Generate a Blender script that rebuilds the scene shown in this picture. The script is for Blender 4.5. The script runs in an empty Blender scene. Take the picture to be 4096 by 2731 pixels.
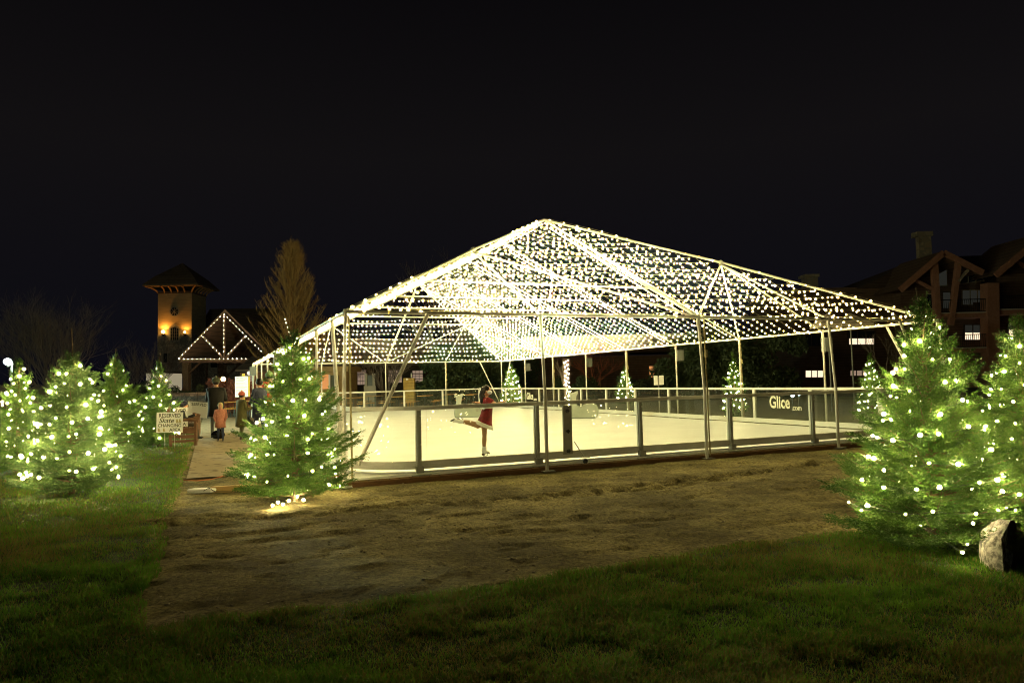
import bpy, bmesh, math, random
import numpy as np
from mathutils import Vector, Matrix
random.seed(7); rng = np.random.default_rng(7)
sc = bpy.context.scene
col = sc.collection
PI = math.pi
# ------------------------------------------------------------------ camera
EYE = 1.45; FPX = 2844.9; PIT = 0.05514; ROL = 0.02453
Fv = Vector((0, math.cos(PIT), math.sin(PIT)))
_u0 = Vector((0, -math.sin(PIT), math.cos(PIT))); _r0 = Vector((1, 0, 0))
Rv = math.cos(ROL)*_r0 - math.sin(ROL)*_u0
Uv = math.cos(ROL)*_u0 + math.sin(ROL)*_r0
C0 = Vector((0, 0, EYE))
cd = bpy.data.cameras.new('camera'); cam = bpy.data.objects.new('camera', cd); col.objects.link(cam)
M = Matrix((Rv, Uv, -Fv)).transposed().to_4x4(); M.translation = C0
cam.matrix_world = M
cd.sensor_width = 36; cd.lens = 36*FPX/4096; cd.clip_start = .1; cd.clip_end = 800
sc.camera = cam

def ray(x, y): return Fv*FPX + Rv*(x-2048) - Uv*(y-1365.5)
def G(x, y, z=0.0):
    r = ray(x, y); t = (z-EYE)/r.z
    p = C0 + r*t; p.z = z; return p
def PD(x, y, Y):
    r = ray(x, y); return C0 + r*(Y/r.y)
def sc_at(Y): return Y/FPX           # metres per photo pixel at distance Y

# tent frame coordinates: u across the front, v away from the camera
TH = 1.16967; AX, AY = -2.4115, 10.3077
D2 = Vector((math.sin(TH), math.cos(TH), 0)); D1 = Vector((-D2.y, D2.x, 0)); A0 = Vector((AX, AY, 0))
def T(u, v, z=0.0):
    p = A0 + D2*u + D1*v; return Vector((p.x, p.y, z))
W, L = 12.53, 24.92; ZE, ZA = 2.507, 5.644; BU = W/4; BV = L/8

# ------------------------------------------------------------------ materials
def new_mat(name):
    m = bpy.data.materials.new(name); m.use_nodes = True
    return m, m.node_tree.nodes, m.node_tree.links
def mat(name, c, rough=.7, metal=0., ns=0., c2=None, bump=0., bs=None, spec=.5, em=None, es=0., detail=6, stretch=None, lo=.35, hi=.65, sub=0):
    m, n, l = new_mat(name); b = n['Principled BSDF']
    b.inputs['Base Color'].default_value = (*c, 1); b.inputs['Roughness'].default_value = rough
    b.inputs['Metallic'].default_value = metal; b.inputs['Specular IOR Level'].default_value = spec
    tc = n.new('ShaderNodeTexCoord'); src = tc.outputs['Object']
    if stretch:
        mp = n.new('ShaderNodeMapping'); mp.inputs['Scale'].default_value = stretch
        l.new(src, mp.inputs['Vector']); src = mp.outputs['Vector']
    if ns:
        t = n.new('ShaderNodeTexNoise'); t.inputs['Scale'].default_value = ns; t.inputs['Detail'].default_value = detail
        t.inputs['Roughness'].default_value = .65
        l.new(src, t.inputs['Vector'])
        r = n.new('ShaderNodeValToRGB'); r.color_ramp.elements[0].position = lo; r.color_ramp.elements[1].position = hi
        r.color_ramp.elements[0].color = (*c, 1)
        r.color_ramp.elements[1].color = (*(c2 or tuple(min(1, x*1.6) for x in c)), 1)
        l.new(t.outputs['Fac'], r.inputs['Fac']); l.new(r.outputs['Color'], b.inputs['Base Color'])
    if bump:
        t2 = n.new('ShaderNodeTexNoise'); t2.inputs['Scale'].default_value = bs or ns or 20; t2.inputs['Detail'].default_value = 8
        t2.inputs['Roughness'].default_value = .7
        l.new(src, t2.inputs['Vector'])
        bp = n.new('ShaderNodeBump'); bp.inputs['Strength'].default_value = 1; bp.inputs['Distance'].default_value = bump
        l.new(t2.outputs['Fac'], bp.inputs['Height']); l.new(bp.outputs['Normal'], b.inputs['Normal'])
    if sub:      # thin leaves let part of the light through
        tl = n.new('ShaderNodeBsdfTranslucent'); mx = n.new('ShaderNodeMixShader'); mx.inputs[0].default_value = sub
        if ns: l.new(r.outputs['Color'], tl.inputs['Color'])
        else: tl.inputs['Color'].default_value = (*c, 1)
        l.new(b.outputs[0], mx.inputs[1]); l.new(tl.outputs[0], mx.inputs[2]); l.new(mx.outputs[0], n['Material Output'].inputs['Surface'])
    if em:
        b.inputs['Emission Color'].default_value = (*em, 1); b.inputs['Emission Strength'].default_value = es
    return m
def stone_mat(name, c, c2, scale, mortar=(.12,.11,.1)):
    m, n, l = new_mat(name); b = n['Principled BSDF']; b.inputs['Roughness'].default_value = .85
    tc = n.new('ShaderNodeTexCoord')
    v = n.new('ShaderNodeTexVoronoi'); v.inputs['Scale'].default_value = scale; l.new(tc.outputs['Object'], v.inputs['Vector'])
    e = n.new('ShaderNodeTexVoronoi'); e.feature = 'DISTANCE_TO_EDGE'; e.inputs['Scale'].default_value = scale; l.new(tc.outputs['Object'], e.inputs['Vector'])
    sp = n.new('ShaderNodeSeparateColor'); l.new(v.outputs['Color'], sp.inputs['Color'])
    r = n.new('ShaderNodeValToRGB'); r.color_ramp.elements[0].color = (*c, 1); r.color_ramp.elements[1].color = (*c2, 1)
    l.new(sp.outputs['Red'], r.inputs['Fac'])
    g = n.new('ShaderNodeMath'); g.operation = 'GREATER_THAN'; g.inputs[1].default_value = .05; l.new(e.outputs['Distance'], g.inputs[0])
    mx = n.new('ShaderNodeMix'); mx.data_type = 'RGBA'; mx.inputs['A'].default_value = (*mortar, 1)
    l.new(g.outputs[0], mx.inputs['Factor']); l.new(r.outputs['Color'], mx.inputs['B']); l.new(mx.outputs['Result'], b.inputs['Base Color'])
    return m
def board_mat(name, c, c2, step, axis=2, rough=.8):
    """planks / shingle courses: darker gap every `step` metres along an axis"""
    m, n, l = new_mat(name); b = n['Principled BSDF']; b.inputs['Roughness'].default_value = rough
    tc = n.new('ShaderNodeTexCoord'); s = n.new('ShaderNodeSeparateXYZ'); l.new(tc.outputs['Object'], s.inputs[0])
    d = n.new('ShaderNodeMath'); d.operation = 'DIVIDE'; d.inputs[1].default_value = step; l.new(s.outputs[axis], d.inputs[0])
    f = n.new('ShaderNodeMath'); f.operation = 'FRACT'; l.new(d.outputs[0], f.inputs[0])
    g = n.new('ShaderNodeMath'); g.operation = 'GREATER_THAN'; g.inputs[1].default_value = .1; l.new(f.outputs[0], g.inputs[0])
    t = n.new('ShaderNodeTexNoise'); t.inputs['Scale'].default_value = 3; t.inputs['Detail'].default_value = 6; l.new(tc.outputs['Object'], t.inputs['Vector'])
    r = n.new('ShaderNodeValToRGB'); r.color_ramp.elements[0].position = .3; r.color_ramp.elements[1].position = .7
    r.color_ramp.elements[0].color = (*c, 1); r.color_ramp.elements[1].color = (*c2, 1); l.new(t.outputs['Fac'], r.inputs['Fac'])
    mx = n.new('ShaderNodeMix'); mx.data_type = 'RGBA'; mx.inputs['A'].default_value = (*[x*.35 for x in c], 1)
    l.new(g.outputs[0], mx.inputs['Factor']); l.new(r.outputs['Color'], mx.inputs['B']); l.new(mx.outputs['Result'], b.inputs['Base Color'])
    return m
def emis(name, c, s):
    m, n, l = new_mat(name); n.remove(n['Principled BSDF'])
    e = n.new('ShaderNodeEmission'); e.inputs['Color'].default_value = (*c, 1); e.inputs['Strength'].default_value = s
    l.new(e.outputs[0], n['Material Output'].inputs['Surface']); return m
def glass_mat(name, tint=(.93, .95, .93), refl=1.0, film=0.):
    m, n, l = new_mat(name); n.remove(n['Principled BSDF'])
    tr = n.new('ShaderNodeBsdfTransparent'); tr.inputs['Color'].default_value = (*tint, 1)
    gl = n.new('ShaderNodeBsdfGlossy'); gl.inputs['Roughness'].default_value = .02
    fr = n.new('ShaderNodeFresnel'); ge = n.new('ShaderNodeNewGeometry'); io = n.new('ShaderNodeMix')   # same reflectance on both faces of the sheet
    io.inputs['A'].default_value = 1.4; io.inputs['B'].default_value = 1/1.4; l.new(ge.outputs['Backfacing'], io.inputs['Factor']); l.new(io.outputs['Result'], fr.inputs['IOR'])
    mx = n.new('ShaderNodeMixShader'); l.new(fr.outputs[0], mx.inputs[0]); l.new(tr.outputs[0], mx.inputs[1]); l.new(gl.outputs[0], mx.inputs[2])
    out = mx
    if film:
        df = n.new('ShaderNodeBsdfDiffuse'); df.inputs['Color'].default_value = (.6, .6, .55, 1)
        m2 = n.new('ShaderNodeMixShader'); m2.inputs[0].default_value = film
        l.new(mx.outputs[0], m2.inputs[1]); l.new(df.outputs[0], m2.inputs[2]); out = m2
    l.new(out.outputs[0], n['Material Output'].inputs['Surface']); return m

MT = {}
MT['ice'] = mat('ice', (.68, .70, .76), .34, ns=1.2, c2=(.78, .80, .86), bump=.0006, bs=60, spec=.35)
MT['alu'] = mat('brushed_aluminium', (.50, .50, .45), .55, .1, ns=6, c2=(.60, .60, .55), stretch=(1, 1, 8))
MT['alu_dark'] = mat('grey_bracket', (.24, .24, .21), .6, .1, ns=8, c2=(.31, .31, .27))
MT['galv'] = mat('galvanised_pipe', (.44, .43, .37), .5, .2, ns=9, c2=(.56, .54, .47), stretch=(4, 4, 1))
MT['strap'] = mat('strap_webbing', (.35, .3, .15), .9)
MT['glass'] = glass_mat('clear_panel', film=.012)
MT['winglass'] = mat('dark_window_glass', (.02, .025, .025), .08, spec=.8)
MT['deck'] = board_mat('deck_wood', (.16, .095, .03), (.24, .15, .05), .14, 0)
MT['edgewood'] = mat('edge_board_wood', (.10, .045, .012), .8, ns=5, c2=(.17, .085, .02), bump=.002, bs=30, stretch=(1, 1, 6))
MT['white'] = mat('white_plastic', (.75, .75, .7), .5)
MT['bulb'] = emis('warm_bulb', (1, .84, .37), 205)
def halo_mat(name, c, s, a):        # see-through glowing shell, paints a golden halo around each roof bulb
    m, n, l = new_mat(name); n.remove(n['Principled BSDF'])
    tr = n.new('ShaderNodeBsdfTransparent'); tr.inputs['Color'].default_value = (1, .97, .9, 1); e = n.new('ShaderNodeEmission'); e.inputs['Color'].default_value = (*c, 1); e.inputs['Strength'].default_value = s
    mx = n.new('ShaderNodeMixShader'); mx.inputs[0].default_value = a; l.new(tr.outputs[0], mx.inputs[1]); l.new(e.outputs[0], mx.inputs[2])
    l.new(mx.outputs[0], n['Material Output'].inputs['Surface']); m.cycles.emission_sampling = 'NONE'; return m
MT['halo_shell'] = halo_mat('amber_halo', (1, .66, .10), 5.0, .18)
MT['treebulb'] = emis('tree_bulb', (1, .80, .36), 330)
MT['treebulb_far'] = emis('tree_bulb_far', (1, .82, .40), 90)
MT['gablebulb'] = emis('gable_bulb', (1, .86, .55), 40)
MT['cable'] = mat('cable', (.16, .14, .06), .6)
MT['greencable'] = mat('green_cable', (.015, .03, .015), .5)
MT['needle'] = mat('fir_needles', (.035, .095, .012), .45, ns=5, c2=(.12, .22, .035), detail=3, spec=.35, sub=.25)
MT['needle_blue'] = mat('fir_needles_grey', (.05, .11, .03), .45, ns=5, c2=(.13, .21, .06), detail=3, spec=.35, sub=.25)
MT['darkneedle'] = mat('spruce_needles', (.025, .045, .015), .7, ns=3, c2=(.05, .075, .025))
MT['bark'] = mat('bark', (.10, .065, .035), .9, ns=14, c2=(.18, .12, .07), bump=.004, bs=30)
MT['twig'] = mat('bare_twigs', (.10, .08, .065), .9, ns=6, c2=(.17, .13, .10))
MT['larch'] = mat('larch_twigs', (.20, .11, .03), .9, ns=3, c2=(.28, .16, .045))
MT['tower_plaster'] = mat('tower_plaster', (.30, .21, .11), .9, ns=1.5, c2=(.42, .31, .17), stretch=(.4, .4, 5))
MT['stone'] = stone_mat('rubble_stone', (.16, .13, .10), (.34, .29, .23), 3.2)
MT['chimney_stone'] = stone_mat('chimney_stone', (.16, .13, .09), (.34, .29, .2), 1.4, (.2, .18, .14))
MT['roof'] = board_mat('roof_shingles', (.14, .09, .058), (.19, .125, .08), .35, 2)
MT['timber'] = mat('dark_timber', (.07, .04, .022), .8, ns=4, c2=(.12, .07, .04))
MT['redtimber'] = mat('red_brown_fascia', (.28, .135, .085), .8, ns=4, c2=(.36, .18, .12))
MT['siding'] = board_mat('hotel_siding', (.10, .06, .04), (.14, .09, .06), .22, 2)
MT['trim'] = mat('window_trim', (.28, .24, .18), .7)
MT['paletrim'] = mat('pale_trim', (.5, .45, .38), .7)
MT['litwin'] = emis('lit_window', (1, .78, .52), 1.3)
MT['litwin_white'] = emis('lit_window_white', (1, .93, .75), 1.1)
MT['litwin_cool'] = emis('lit_window_cool', (.5, .75, .85), .17)
MT['litwin_orange'] = emis('lit_window_orange', (1, .42, .13), .75)
MT['litwin_dim'] = emis('lit_window_dim', (1, .70, .48), .30)
MT['curtain'] = emis('dim_curtain', (.5, .5, .4), .035)
MT['sconce'] = emis('sconce_lamp', (1, .55, .12), 30)
MT['flood'] = emis('flood_lamp', (.85, 1, .97), 60)
MT['bench'] = mat('bench_wood', (.11, .05, .022), .7, ns=8, c2=(.18, .085, .04), stretch=(1, 1, 5))
MT['signwhite'] = mat('sign_board', (.82, .83, .80), .6)
MT['signink'] = mat('sign_ink', (.06, .065, .035), .7)
MT['signgold'] = mat('sign_gold', (.45, .40, .18), .7)
MT['tableorange'] = mat('table_wood', (.42, .22, .05), .5, ns=5, c2=(.55, .31, .09), stretch=(1, 6, 6))
MT['steelgreen'] = mat('green_steel', (.03, .06, .05), .5)
MT['yellowwood'] = board_mat('yellow_boards', (.30, .19, .045), (.40, .27, .07), .18, 2)
MT['whale'] = mat('whale_plastic', (.28, .31, .26), .55, ns=3, c2=(.34, .37, .31))
MT['black'] = mat('black_plastic', (.01, .01, .01), .4)
MT['greybox'] = mat('grey_box', (.10, .11, .10), .6)
MT['skin'] = mat('skin', (.52, .28, .17), .5, spec=.3)
MT['tights'] = mat('tan_tights', (.30, .165, .075), .7, ns=40, c2=(.36, .2, .1))
MT['velvet'] = mat('red_velvet', (.13, .002, .005), .8, ns=9, c2=(.26, .008, .015), bump=.006, bs=11, lo=.42, hi=.6)
MT['fur'] = mat('white_fur', (.85, .82, .74), .95, ns=60, c2=(.9, .88, .82), bump=.004, bs=90)
MT['hair'] = mat('black_hair', (.008, .006, .006), .35, ns=30, c2=(.02, .014, .012), stretch=(1, 1, .15))
MT['boot'] = mat('white_boot', (.8, .8, .78), .35)
MT['steel'] = mat('skate_steel', (.5, .55, .6), .25, .8)
MT['mask'] = mat('face_mask', (.68, .72, .78), .7)
MT['heel'] = mat('boot_heel', (.06, .03, .015), .5)
MT['rockmat'] = mat('granite', (.15, .145, .13), .8, ns=22, c2=(.50, .48, .44), lo=.42, hi=.58, bump=.012, bs=22, detail=10)
MT['rockdark'] = mat('dark_brown_granite', (.07, .045, .03), .9, ns=14, c2=(.14, .09, .06), bump=.01, bs=18)
MT['pebble'] = mat('pebbles', (.20, .16, .09), .9, ns=9, c2=(.45, .39, .26))
MT['mat'] = mat('path_matting', (.16, .12, .065), .95, ns=3.5, c2=(.30, .24, .145), lo=.40, hi=.47, bump=.008, bs=9)
MT['patio'] = mat('gravel_patio', (.13, .10, .055), .95, ns=5, c2=(.22, .17, .10), bump=.01, bs=18)
MT['shrub'] = mat('dark_shrub', (.02, .035, .015), .9, ns=2, c2=(.04, .06, .02))
MT['redshrub'] = mat('red_shrub', (.20, .05, .03), .9, ns=2, c2=(.3, .1, .05))

# ------------------------------------------------------------------ objects
def tag(o, label=None, cat=None, group=None, kind=None):
    if label: o['label'] = label
    if cat: o['category'] = cat
    if group: o['group'] = group
    if kind: o['kind'] = kind
    return o
def thing(name, loc, label, cat, group=None):
    o = bpy.data.objects.new(name, None); col.objects.link(o); o.location = loc; o.empty_display_size = .2
    return tag(o, label, cat, group)
ORG = {}
def origin_of(o):
    while o.parent: o = o.parent
    return Vector(o.location)
def mesh_obj(name, V, F, mats, mi=None, parent=None, loc=None, smooth=False):
    me = bpy.data.meshes.new(name)
    V = np.asarray(V, dtype=np.float32).reshape(-1, 3)
    off = origin_of(parent) if parent else (Vector(loc) if loc is not None else Vector((0, 0, 0)))
    V = V - np.array(off, dtype=np.float32)
    if isinstance(F, np.ndarray):
        m, k = F.shape
        me.vertices.add(len(V)); me.vertices.foreach_set('co', V.ravel())
        me.loops.add(m*k); me.loops.foreach_set('vertex_index', F.astype(np.int32).ravel())
        me.polygons.add(m); me.polygons.foreach_set('loop_start', np.arange(0, m*k, k, dtype=np.int32))
        me.update(calc_edges=True)
    else:
        me.from_pydata([tuple(map(float, v)) for v in V], [], F)
    if not isinstance(mats, (list, tuple)): mats = [mats]
    for m_ in mats: me.materials.append(m_)
    if mi is not None: me.polygons.foreach_set('material_index', np.asarray(mi, dtype=np.int32))
    if smooth: me.polygons.foreach_set('use_smooth', np.ones(len(me.polygons), dtype=bool))
    me.validate(); me.update()
    o = bpy.data.objects.new(name, me); col.objects.link(o)
    if parent: o.parent = parent
    else: o.location = off
    return o
class MB:
    def __init__(s): s.V = []; s.F = []; s.m = []; s.k = 0
    def add(s, V, F):
        b = len(s.V); s.V += [tuple(v) for v in V]; s.F += [tuple(b+i for i in f) for f in F]; s.m += [s.k]*len(F); return s
    def use(s, k): s.k = k; return s
    def frame(s, c, X, Y, Z):
        """box centred c with half vectors X Y Z"""
        V = [c+X*a+Y*b+Z*d for d in (-1, 1) for b in (-1, 1) for a in (-1, 1)]
        return s.add(V, [(0, 2, 3, 1), (4, 5, 7, 6), (0, 1, 5, 4), (2, 6, 7, 3), (0, 4, 6, 2), (1, 3, 7, 5)])
    def box(s, c, sx, sy, sz, ax=None):
        c = Vector(c); ax = Vector(ax).normalized() if ax is not None else Vector((1, 0, 0))
        ay = Vector((-ax.y, ax.x, 0)).normalized()
        return s.frame(c, ax*sx/2, ay*sy/2, Vector((0, 0, sz/2)))
    def bar(s, p, q, w, h, up=(0, 0, 1)):
        p = Vector(p); q = Vector(q); d = (q-p); ln = d.length; d.normalize()
        side = d.cross(Vector(up))
        if side.length < 1e-4: side = d.cross(Vector((1, 0, 0)))
        side.normalize(); u = side.cross(d)
        return s.frame((p+q)/2, d*ln/2, side*w/2, u*h/2)
    def tube(s, pts, r, n=8, cap=True):
        pts = [Vector(p) for p in pts]; rs = r if isinstance(r, (list, tuple)) else [r]*len(pts)
        V = []; F = []; prev = None
        for i, p in enumerate(pts):
            d = (pts[min(i+1, len(pts)-1)]-pts[max(i-1, 0)]).normalized()
            a = prev or (Vector((0, 0, 1)) if abs(d.z) < .9 else Vector((1, 0, 0)))
            x = (a - d*a.dot(d))
            if x.length < 1e-5: x = d.orthogonal()
            x.normalize(); y = d.cross(x); prev = x
            for j in range(n):
                t = 2*PI*j/n; V.append(p + (x*math.cos(t)+y*math.sin(t))*rs[i])
        for i in range(len(pts)-1):
            for j in range(n):
                k = (j+1) % n; F.append((i*n+j, i*n+k, (i+1)*n+k, (i+1)*n+j))
        if cap: F.append(tuple(range(n-1, -1, -1))); F.append(tuple((len(pts)-1)*n+j for j in range(n)))
        return s.add(V, F)
    def ball(s, c, r, nu=10, nv=7, rot=None):
        if not isinstance(r, (list, tuple)): r = (r, r, r)
        c = Vector(c); V = []; F = []
        for i in range(1, nv):
            for j in range(nu):
                a = PI*i/nv; b = 2*PI*j/nu
                p = Vector((r[0]*math.sin(a)*math.cos(b), r[1]*math.sin(a)*math.sin(b), r[2]*math.cos(a)))
                V.append(c + (rot @ p if rot else p))
        tp = Vector((0, 0, r[2])); bt = Vector((0, 0, -r[2]))
        V.append(c+(rot @ tp if rot else tp)); V.append(c+(rot @ bt if rot else bt)); t = len(V)-2
        for i in range(nv-2):
            for j in range(nu):
                k = (j+1) % nu; F.append((i*nu+j, (i+1)*nu+j, (i+1)*nu+k, i*nu+k))
        for j in range(nu):
            k = (j+1) % nu; F.append((t, j, k)); F.append((t+1, (nv-2)*nu+k, (nv-2)*nu+j))
        return s.add(V, F)
    def caps(s, p, q, r0, r1, n=10):
        """rounded tapered limb"""
        p = Vector(p); q = Vector(q); d = q-p; ln = max(d.length, 1e-5); d.normalize()
        pts = []; rs = []
        for a in (-.98, -.7, -.35, 0): pts.append(p+d*r0*a); rs.append(r0*math.sqrt(max(0.02, 1-a*a)))
        for a in (0, .35, .7, .98): pts.append(q+d*r1*a); rs.append(r1*math.sqrt(max(0.02, 1-a*a)))
        return s.tube(pts, rs, n)
    def prism(s, pts, off):
        """extrude polygon pts by vector off"""
        n = len(pts); off = Vector(off); V = [Vector(p) for p in pts] + [Vector(p)+off for p in pts]
        F = [tuple(range(n)), tuple(range(2*n-1, n-1, -1))] + [(i, i+n, (i+1) % n+n, (i+1) % n) for i in range(n)]
        F = [tuple(reversed(f)) for f in F[:2]] + F[2:]
        return s.add(V, F)
    def loft(s, rings, cap=True):
        n = len(rings[0]); V = [p for r in rings for p in r]; F = []
        for i in range(len(rings)-1):
            for j in range(n):
                k = (j+1) % n; F.append((i*n+j, i*n+k, (i+1)*n+k, (i+1)*n+j))
        if cap: F.append(tuple(range(n-1, -1, -1))); F.append(tuple((len(rings)-1)*n+j for j in range(n)))
        return s.add(V, F)
    def build(s, name, mats, parent=None, loc=None, smooth=False):
        return mesh_obj(name, s.V, s.F, mats, s.m, parent, loc, smooth)
def single(name, mb, mats, loc, label, cat, group=None, kind=None, smooth=False):
    o = mb.build(name, mats, None, loc, smooth); return tag(o, label, cat, group, kind)
def organic(name, mb, mats, vox, parent=None, loc=None, pick=None):
    """fuse overlapping solids into one continuous surface"""
    o = mb.build(name+'_src', MT['skin'], parent, loc)
    md = o.modifiers.new('r', 'REMESH'); md.mode = 'VOXEL'; md.voxel_size = vox; md.use_smooth_shade = True
    m2 = o.modifiers.new('s', 'SMOOTH'); m2.iterations = 3; m2.factor = .5
    dg = bpy.context.evaluated_depsgraph_get(); dg.update()
    me = bpy.data.meshes.new_from_object(o.evaluated_get(dg))
    me.name = name
    me.materials.clear()
    if not isinstance(mats, (list, tuple)): mats = [mats]
    for m_ in mats: me.materials.append(m_)
    off = origin_of(o) if parent else Vector(o.location)
    for p in me.polygons:
        p.use_smooth = True
        p.material_index = pick(p.center+off) if pick else 0
    o.modifiers.clear(); old = o.data; o.data = me; bpy.data.meshes.remove(old); o.name = name
    return o
def copy_tree(o, parent=None):
    c = o.copy(); col.objects.link(c)
    if parent: c.parent = parent
    for ch in list(o.children): copy_tree(ch, c)
    return c
def text(name, s, p, size, m, X, Zv, parent, bold=.0, shear=0., align='CENTER', xs=1.):
    cu = bpy.data.curves.new(name, 'FONT'); cu.body = s; cu.size = size; cu.offset = bold*size; cu.shear = shear
    cu.align_x = align; cu.align_y = 'CENTER'; cu.extrude = .0015
    o = bpy.data.objects.new(name, cu); col.objects.link(o)
    dg = bpy.context.evaluated_depsgraph_get(); dg.update()
    me = bpy.data.meshes.new_from_object(o.evaluated_get(dg)); bpy.data.objects.remove(o)
    X = Vector(X).normalized(); Zv = Vector(Zv).normalized(); N = X.cross(Zv)
    off = origin_of(parent)
    for v in me.vertices: v.co = Vector(p) - off + X*v.co.x*xs + Zv*v.co.y + N*v.co.z
    me.materials.clear(); me.materials.append(m)
    o = bpy.data.objects.new(name, me); col.objects.link(o); o.parent = parent; return o

# numpy noise
_perm = rng.random((64, 64))
def vnoise(x, y):
    xi = np.floor(x).astype(int); yi = np.floor(y).astype(int); fx = x-xi; fy = y-yi
    fx = fx*fx*(3-2*fx); fy = fy*fy*(3-2*fy)
    a = _perm[xi % 64, yi % 64]; b = _perm[(xi+1) % 64, yi % 64]; c = _perm[xi % 64, (yi+1) % 64]; d = _perm[(xi+1) % 64, (yi+1) % 64]
    return (a*(1-fx)+b*fx)*(1-fy)+(c*(1-fx)+d*fx)*fy
def fbm(x, y, s=1., o=5, g=.55):
    r = 0; a = 1; t = 0
    for i in range(o): r = r+a*vnoise(x*s+17.3*i, y*s+9.1*i); t += a; a *= g; s *= 2.1
    return r/t

# ------------------------------------------------------------------ world
w = bpy.data.worlds.new('World'); sc.world = w; w.use_nodes = True
n = w.node_tree.nodes; l = w.node_tree.links; bg = n['Background']
tc = n.new('ShaderNodeTexCoord'); sp = n.new('ShaderNodeSeparateXYZ'); l.new(tc.outputs['Generated'], sp.inputs[0])
rp = n.new('ShaderNodeValToRGB'); e = rp.color_ramp.elements
e[0].position = 0.0; e[0].color = (.0036, .0037, .0066, 1); e[1].position = .66; e[1].color = (.0006, .0006, .0011, 1)
x_ = rp.color_ramp.elements.new(.30); x_.color = (.0058, .0050, .0056, 1)
l.new(sp.outputs['Z'], rp.inputs['Fac']); l.new(rp.outputs['Color'], bg.inputs['Color']); bg.inputs['Strength'].default_value = 1.0
sc.view_settings.view_transform = 'Standard'; sc.view_settings.look = 'None'; sc.view_settings.exposure = 0; sc.view_settings.gamma = 1
sc.cycles.use_denoising = True; sc.cycles.use_light_tree = True; sc.cycles.max_bounces = 7; sc.cycles.transparent_max_bounces = 24
sc.cycles.sample_clamp_indirect = 4.0; sc.cycles.filter_width = 1.0

# ------------------------------------------------------------------ ground
def ground_h(u, v):
    return (fbm(u, v, .8, 3)-.5)*.06
def dirt_h(u, v):
    h = (fbm(u, v, .9, 3)-.5)*.05 + (fbm(u+5, v*1.6+3, 3.2, 5, .65)-.5)*.034
    cl = fbm(u*1.0+40, v*2.4+11, 1.7, 4, .6); h = h - np.clip(cl-.60, 0, 1)*.20 + np.clip(.36-cl, 0, 1)*.12
    ruts = np.exp(-((v+1.9+.25*np.sin(u*.55))/.22)**2)*(fbm(u, v*2, 3.5, 4, .7)-.52)*.30
    return h+ruts
def gridmesh(name, u0, u1, v0, v1, du, dv, zf, m):
    us = np.arange(u0, u1+du*.5, du); vs = np.arange(v0, v1+dv*.5, dv); U, V_ = np.meshgrid(us, vs); z = zf(U, V_)
    X = AX + D2.x*U + D1.x*V_; Y = AY + D2.y*U + D1.y*V_
    P = np.stack([X, Y, z], -1).reshape(-1, 3); nu = len(us); nv = len(vs)
    i = np.arange(nu-1)[None, :]+np.arange(nv-1)[:, None]*nu; i = i.ravel()
    F = np.stack([i, i+1, i+nu+1, i+nu], 1)
    return mesh_obj(name, P, F, m, smooth=True)
# lawn edge lines in tent coordinates (wavy)
def edge_u(v): return -2.22 + .15*(fbm(v*0+3, v, 1.3, 5, .7)-.5)*2
def edge_v(u): return -5.62 + .45*(fbm(u, u*0+8, .55, 4)-.5)*2 - .03*np.clip(u-5, 0, 9)
def is_lawn(u, v):
    return ((u < edge_u(v)) & (v < 30)) | (v < edge_v(u))
mg = mat('ground_soil', (.05, .04, .022), .95, ns=1.5, c2=(.075, .06, .033))
gb = MB(); gb.add([(-400, -60, -.16), (400, -60, -.16), (400, 600, -.16), (-400, 600, -.16)], [(0, 1, 2, 3)])
tag(gb.build('ground', mg), kind='structure')
# dirt yard
m, n, l = new_mat('trampled_dirt'); b = n['Principled BSDF']; b.inputs['Roughness'].default_value = .95; b.inputs['Specular IOR Level'].default_value = .2
tc = n.new('ShaderNodeTexCoord')
t1 = n.new('ShaderNodeTexNoise'); t1.inputs['Scale'].default_value = .9; t1.inputs['Detail'].default_value = 10; t1.inputs['Roughness'].default_value = .68
t2 = n.new('ShaderNodeTexNoise'); t2.inputs['Scale'].default_value = 26; t2.inputs['Detail'].default_value = 6; t2.inputs['Roughness'].default_value = .75
for t in (t1, t2): l.new(tc.outputs['Object'], t.inputs['Vector'])
r1 = n.new('ShaderNodeValToRGB'); r1.color_ramp.elements[0].position = .42; r1.color_ramp.elements[1].position = .60
r1.color_ramp.elements[0].color = (.125, .104, .038, 1); r1.color_ramp.elements[1].color = (.32, .275, .12, 1)
r2 = n.new('ShaderNodeValToRGB'); r2.color_ramp.elements[0].position = .36; r2.color_ramp.elements[1].position = .62
r2.color_ramp.elements[0].color = (.30, .28, .25, 1); r2.color_ramp.elements[1].color = (1.35, 1.33, 1.25, 1)
mm = n.new('ShaderNodeMix'); mm.data_type = 'RGBA'; mm.blend_type = 'MULTIPLY'; mm.inputs['Factor'].default_value = 1
l.new(t1.outputs['Fac'], r1.inputs['Fac']); l.new(t2.outputs['Fac'], r2.inputs['Fac']); l.new(r1.outputs['Color'], mm.inputs['A']); l.new(r2.outputs['Color'], mm.inputs['B'])
l.new(mm.outputs['Result'], b.inputs['Base Color'])
bp = n.new('ShaderNodeBump'); bp.inputs['Distance'].default_value = .02; l.new(t2.outputs['Fac'], bp.inputs['Height']); l.new(bp.outputs['Normal'], b.inputs['Normal'])
MT['dirt'] = m
tag(gridmesh('dirt_yard', -2.9, 19, -7.0, 1.6, .045, .045, lambda u, v: dirt_h(u, v)*np.clip(1-(v+.3)/.5, 0.12, 1)-.015, MT['dirt']), kind='structure')
tag(gridmesh('dirt_strip', -2.6, 1.2, 1.6, 2.5, .06, .06, lambda u, v: dirt_h(u, v)*.3-.012, MT['dirt']), kind='structure')
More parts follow.
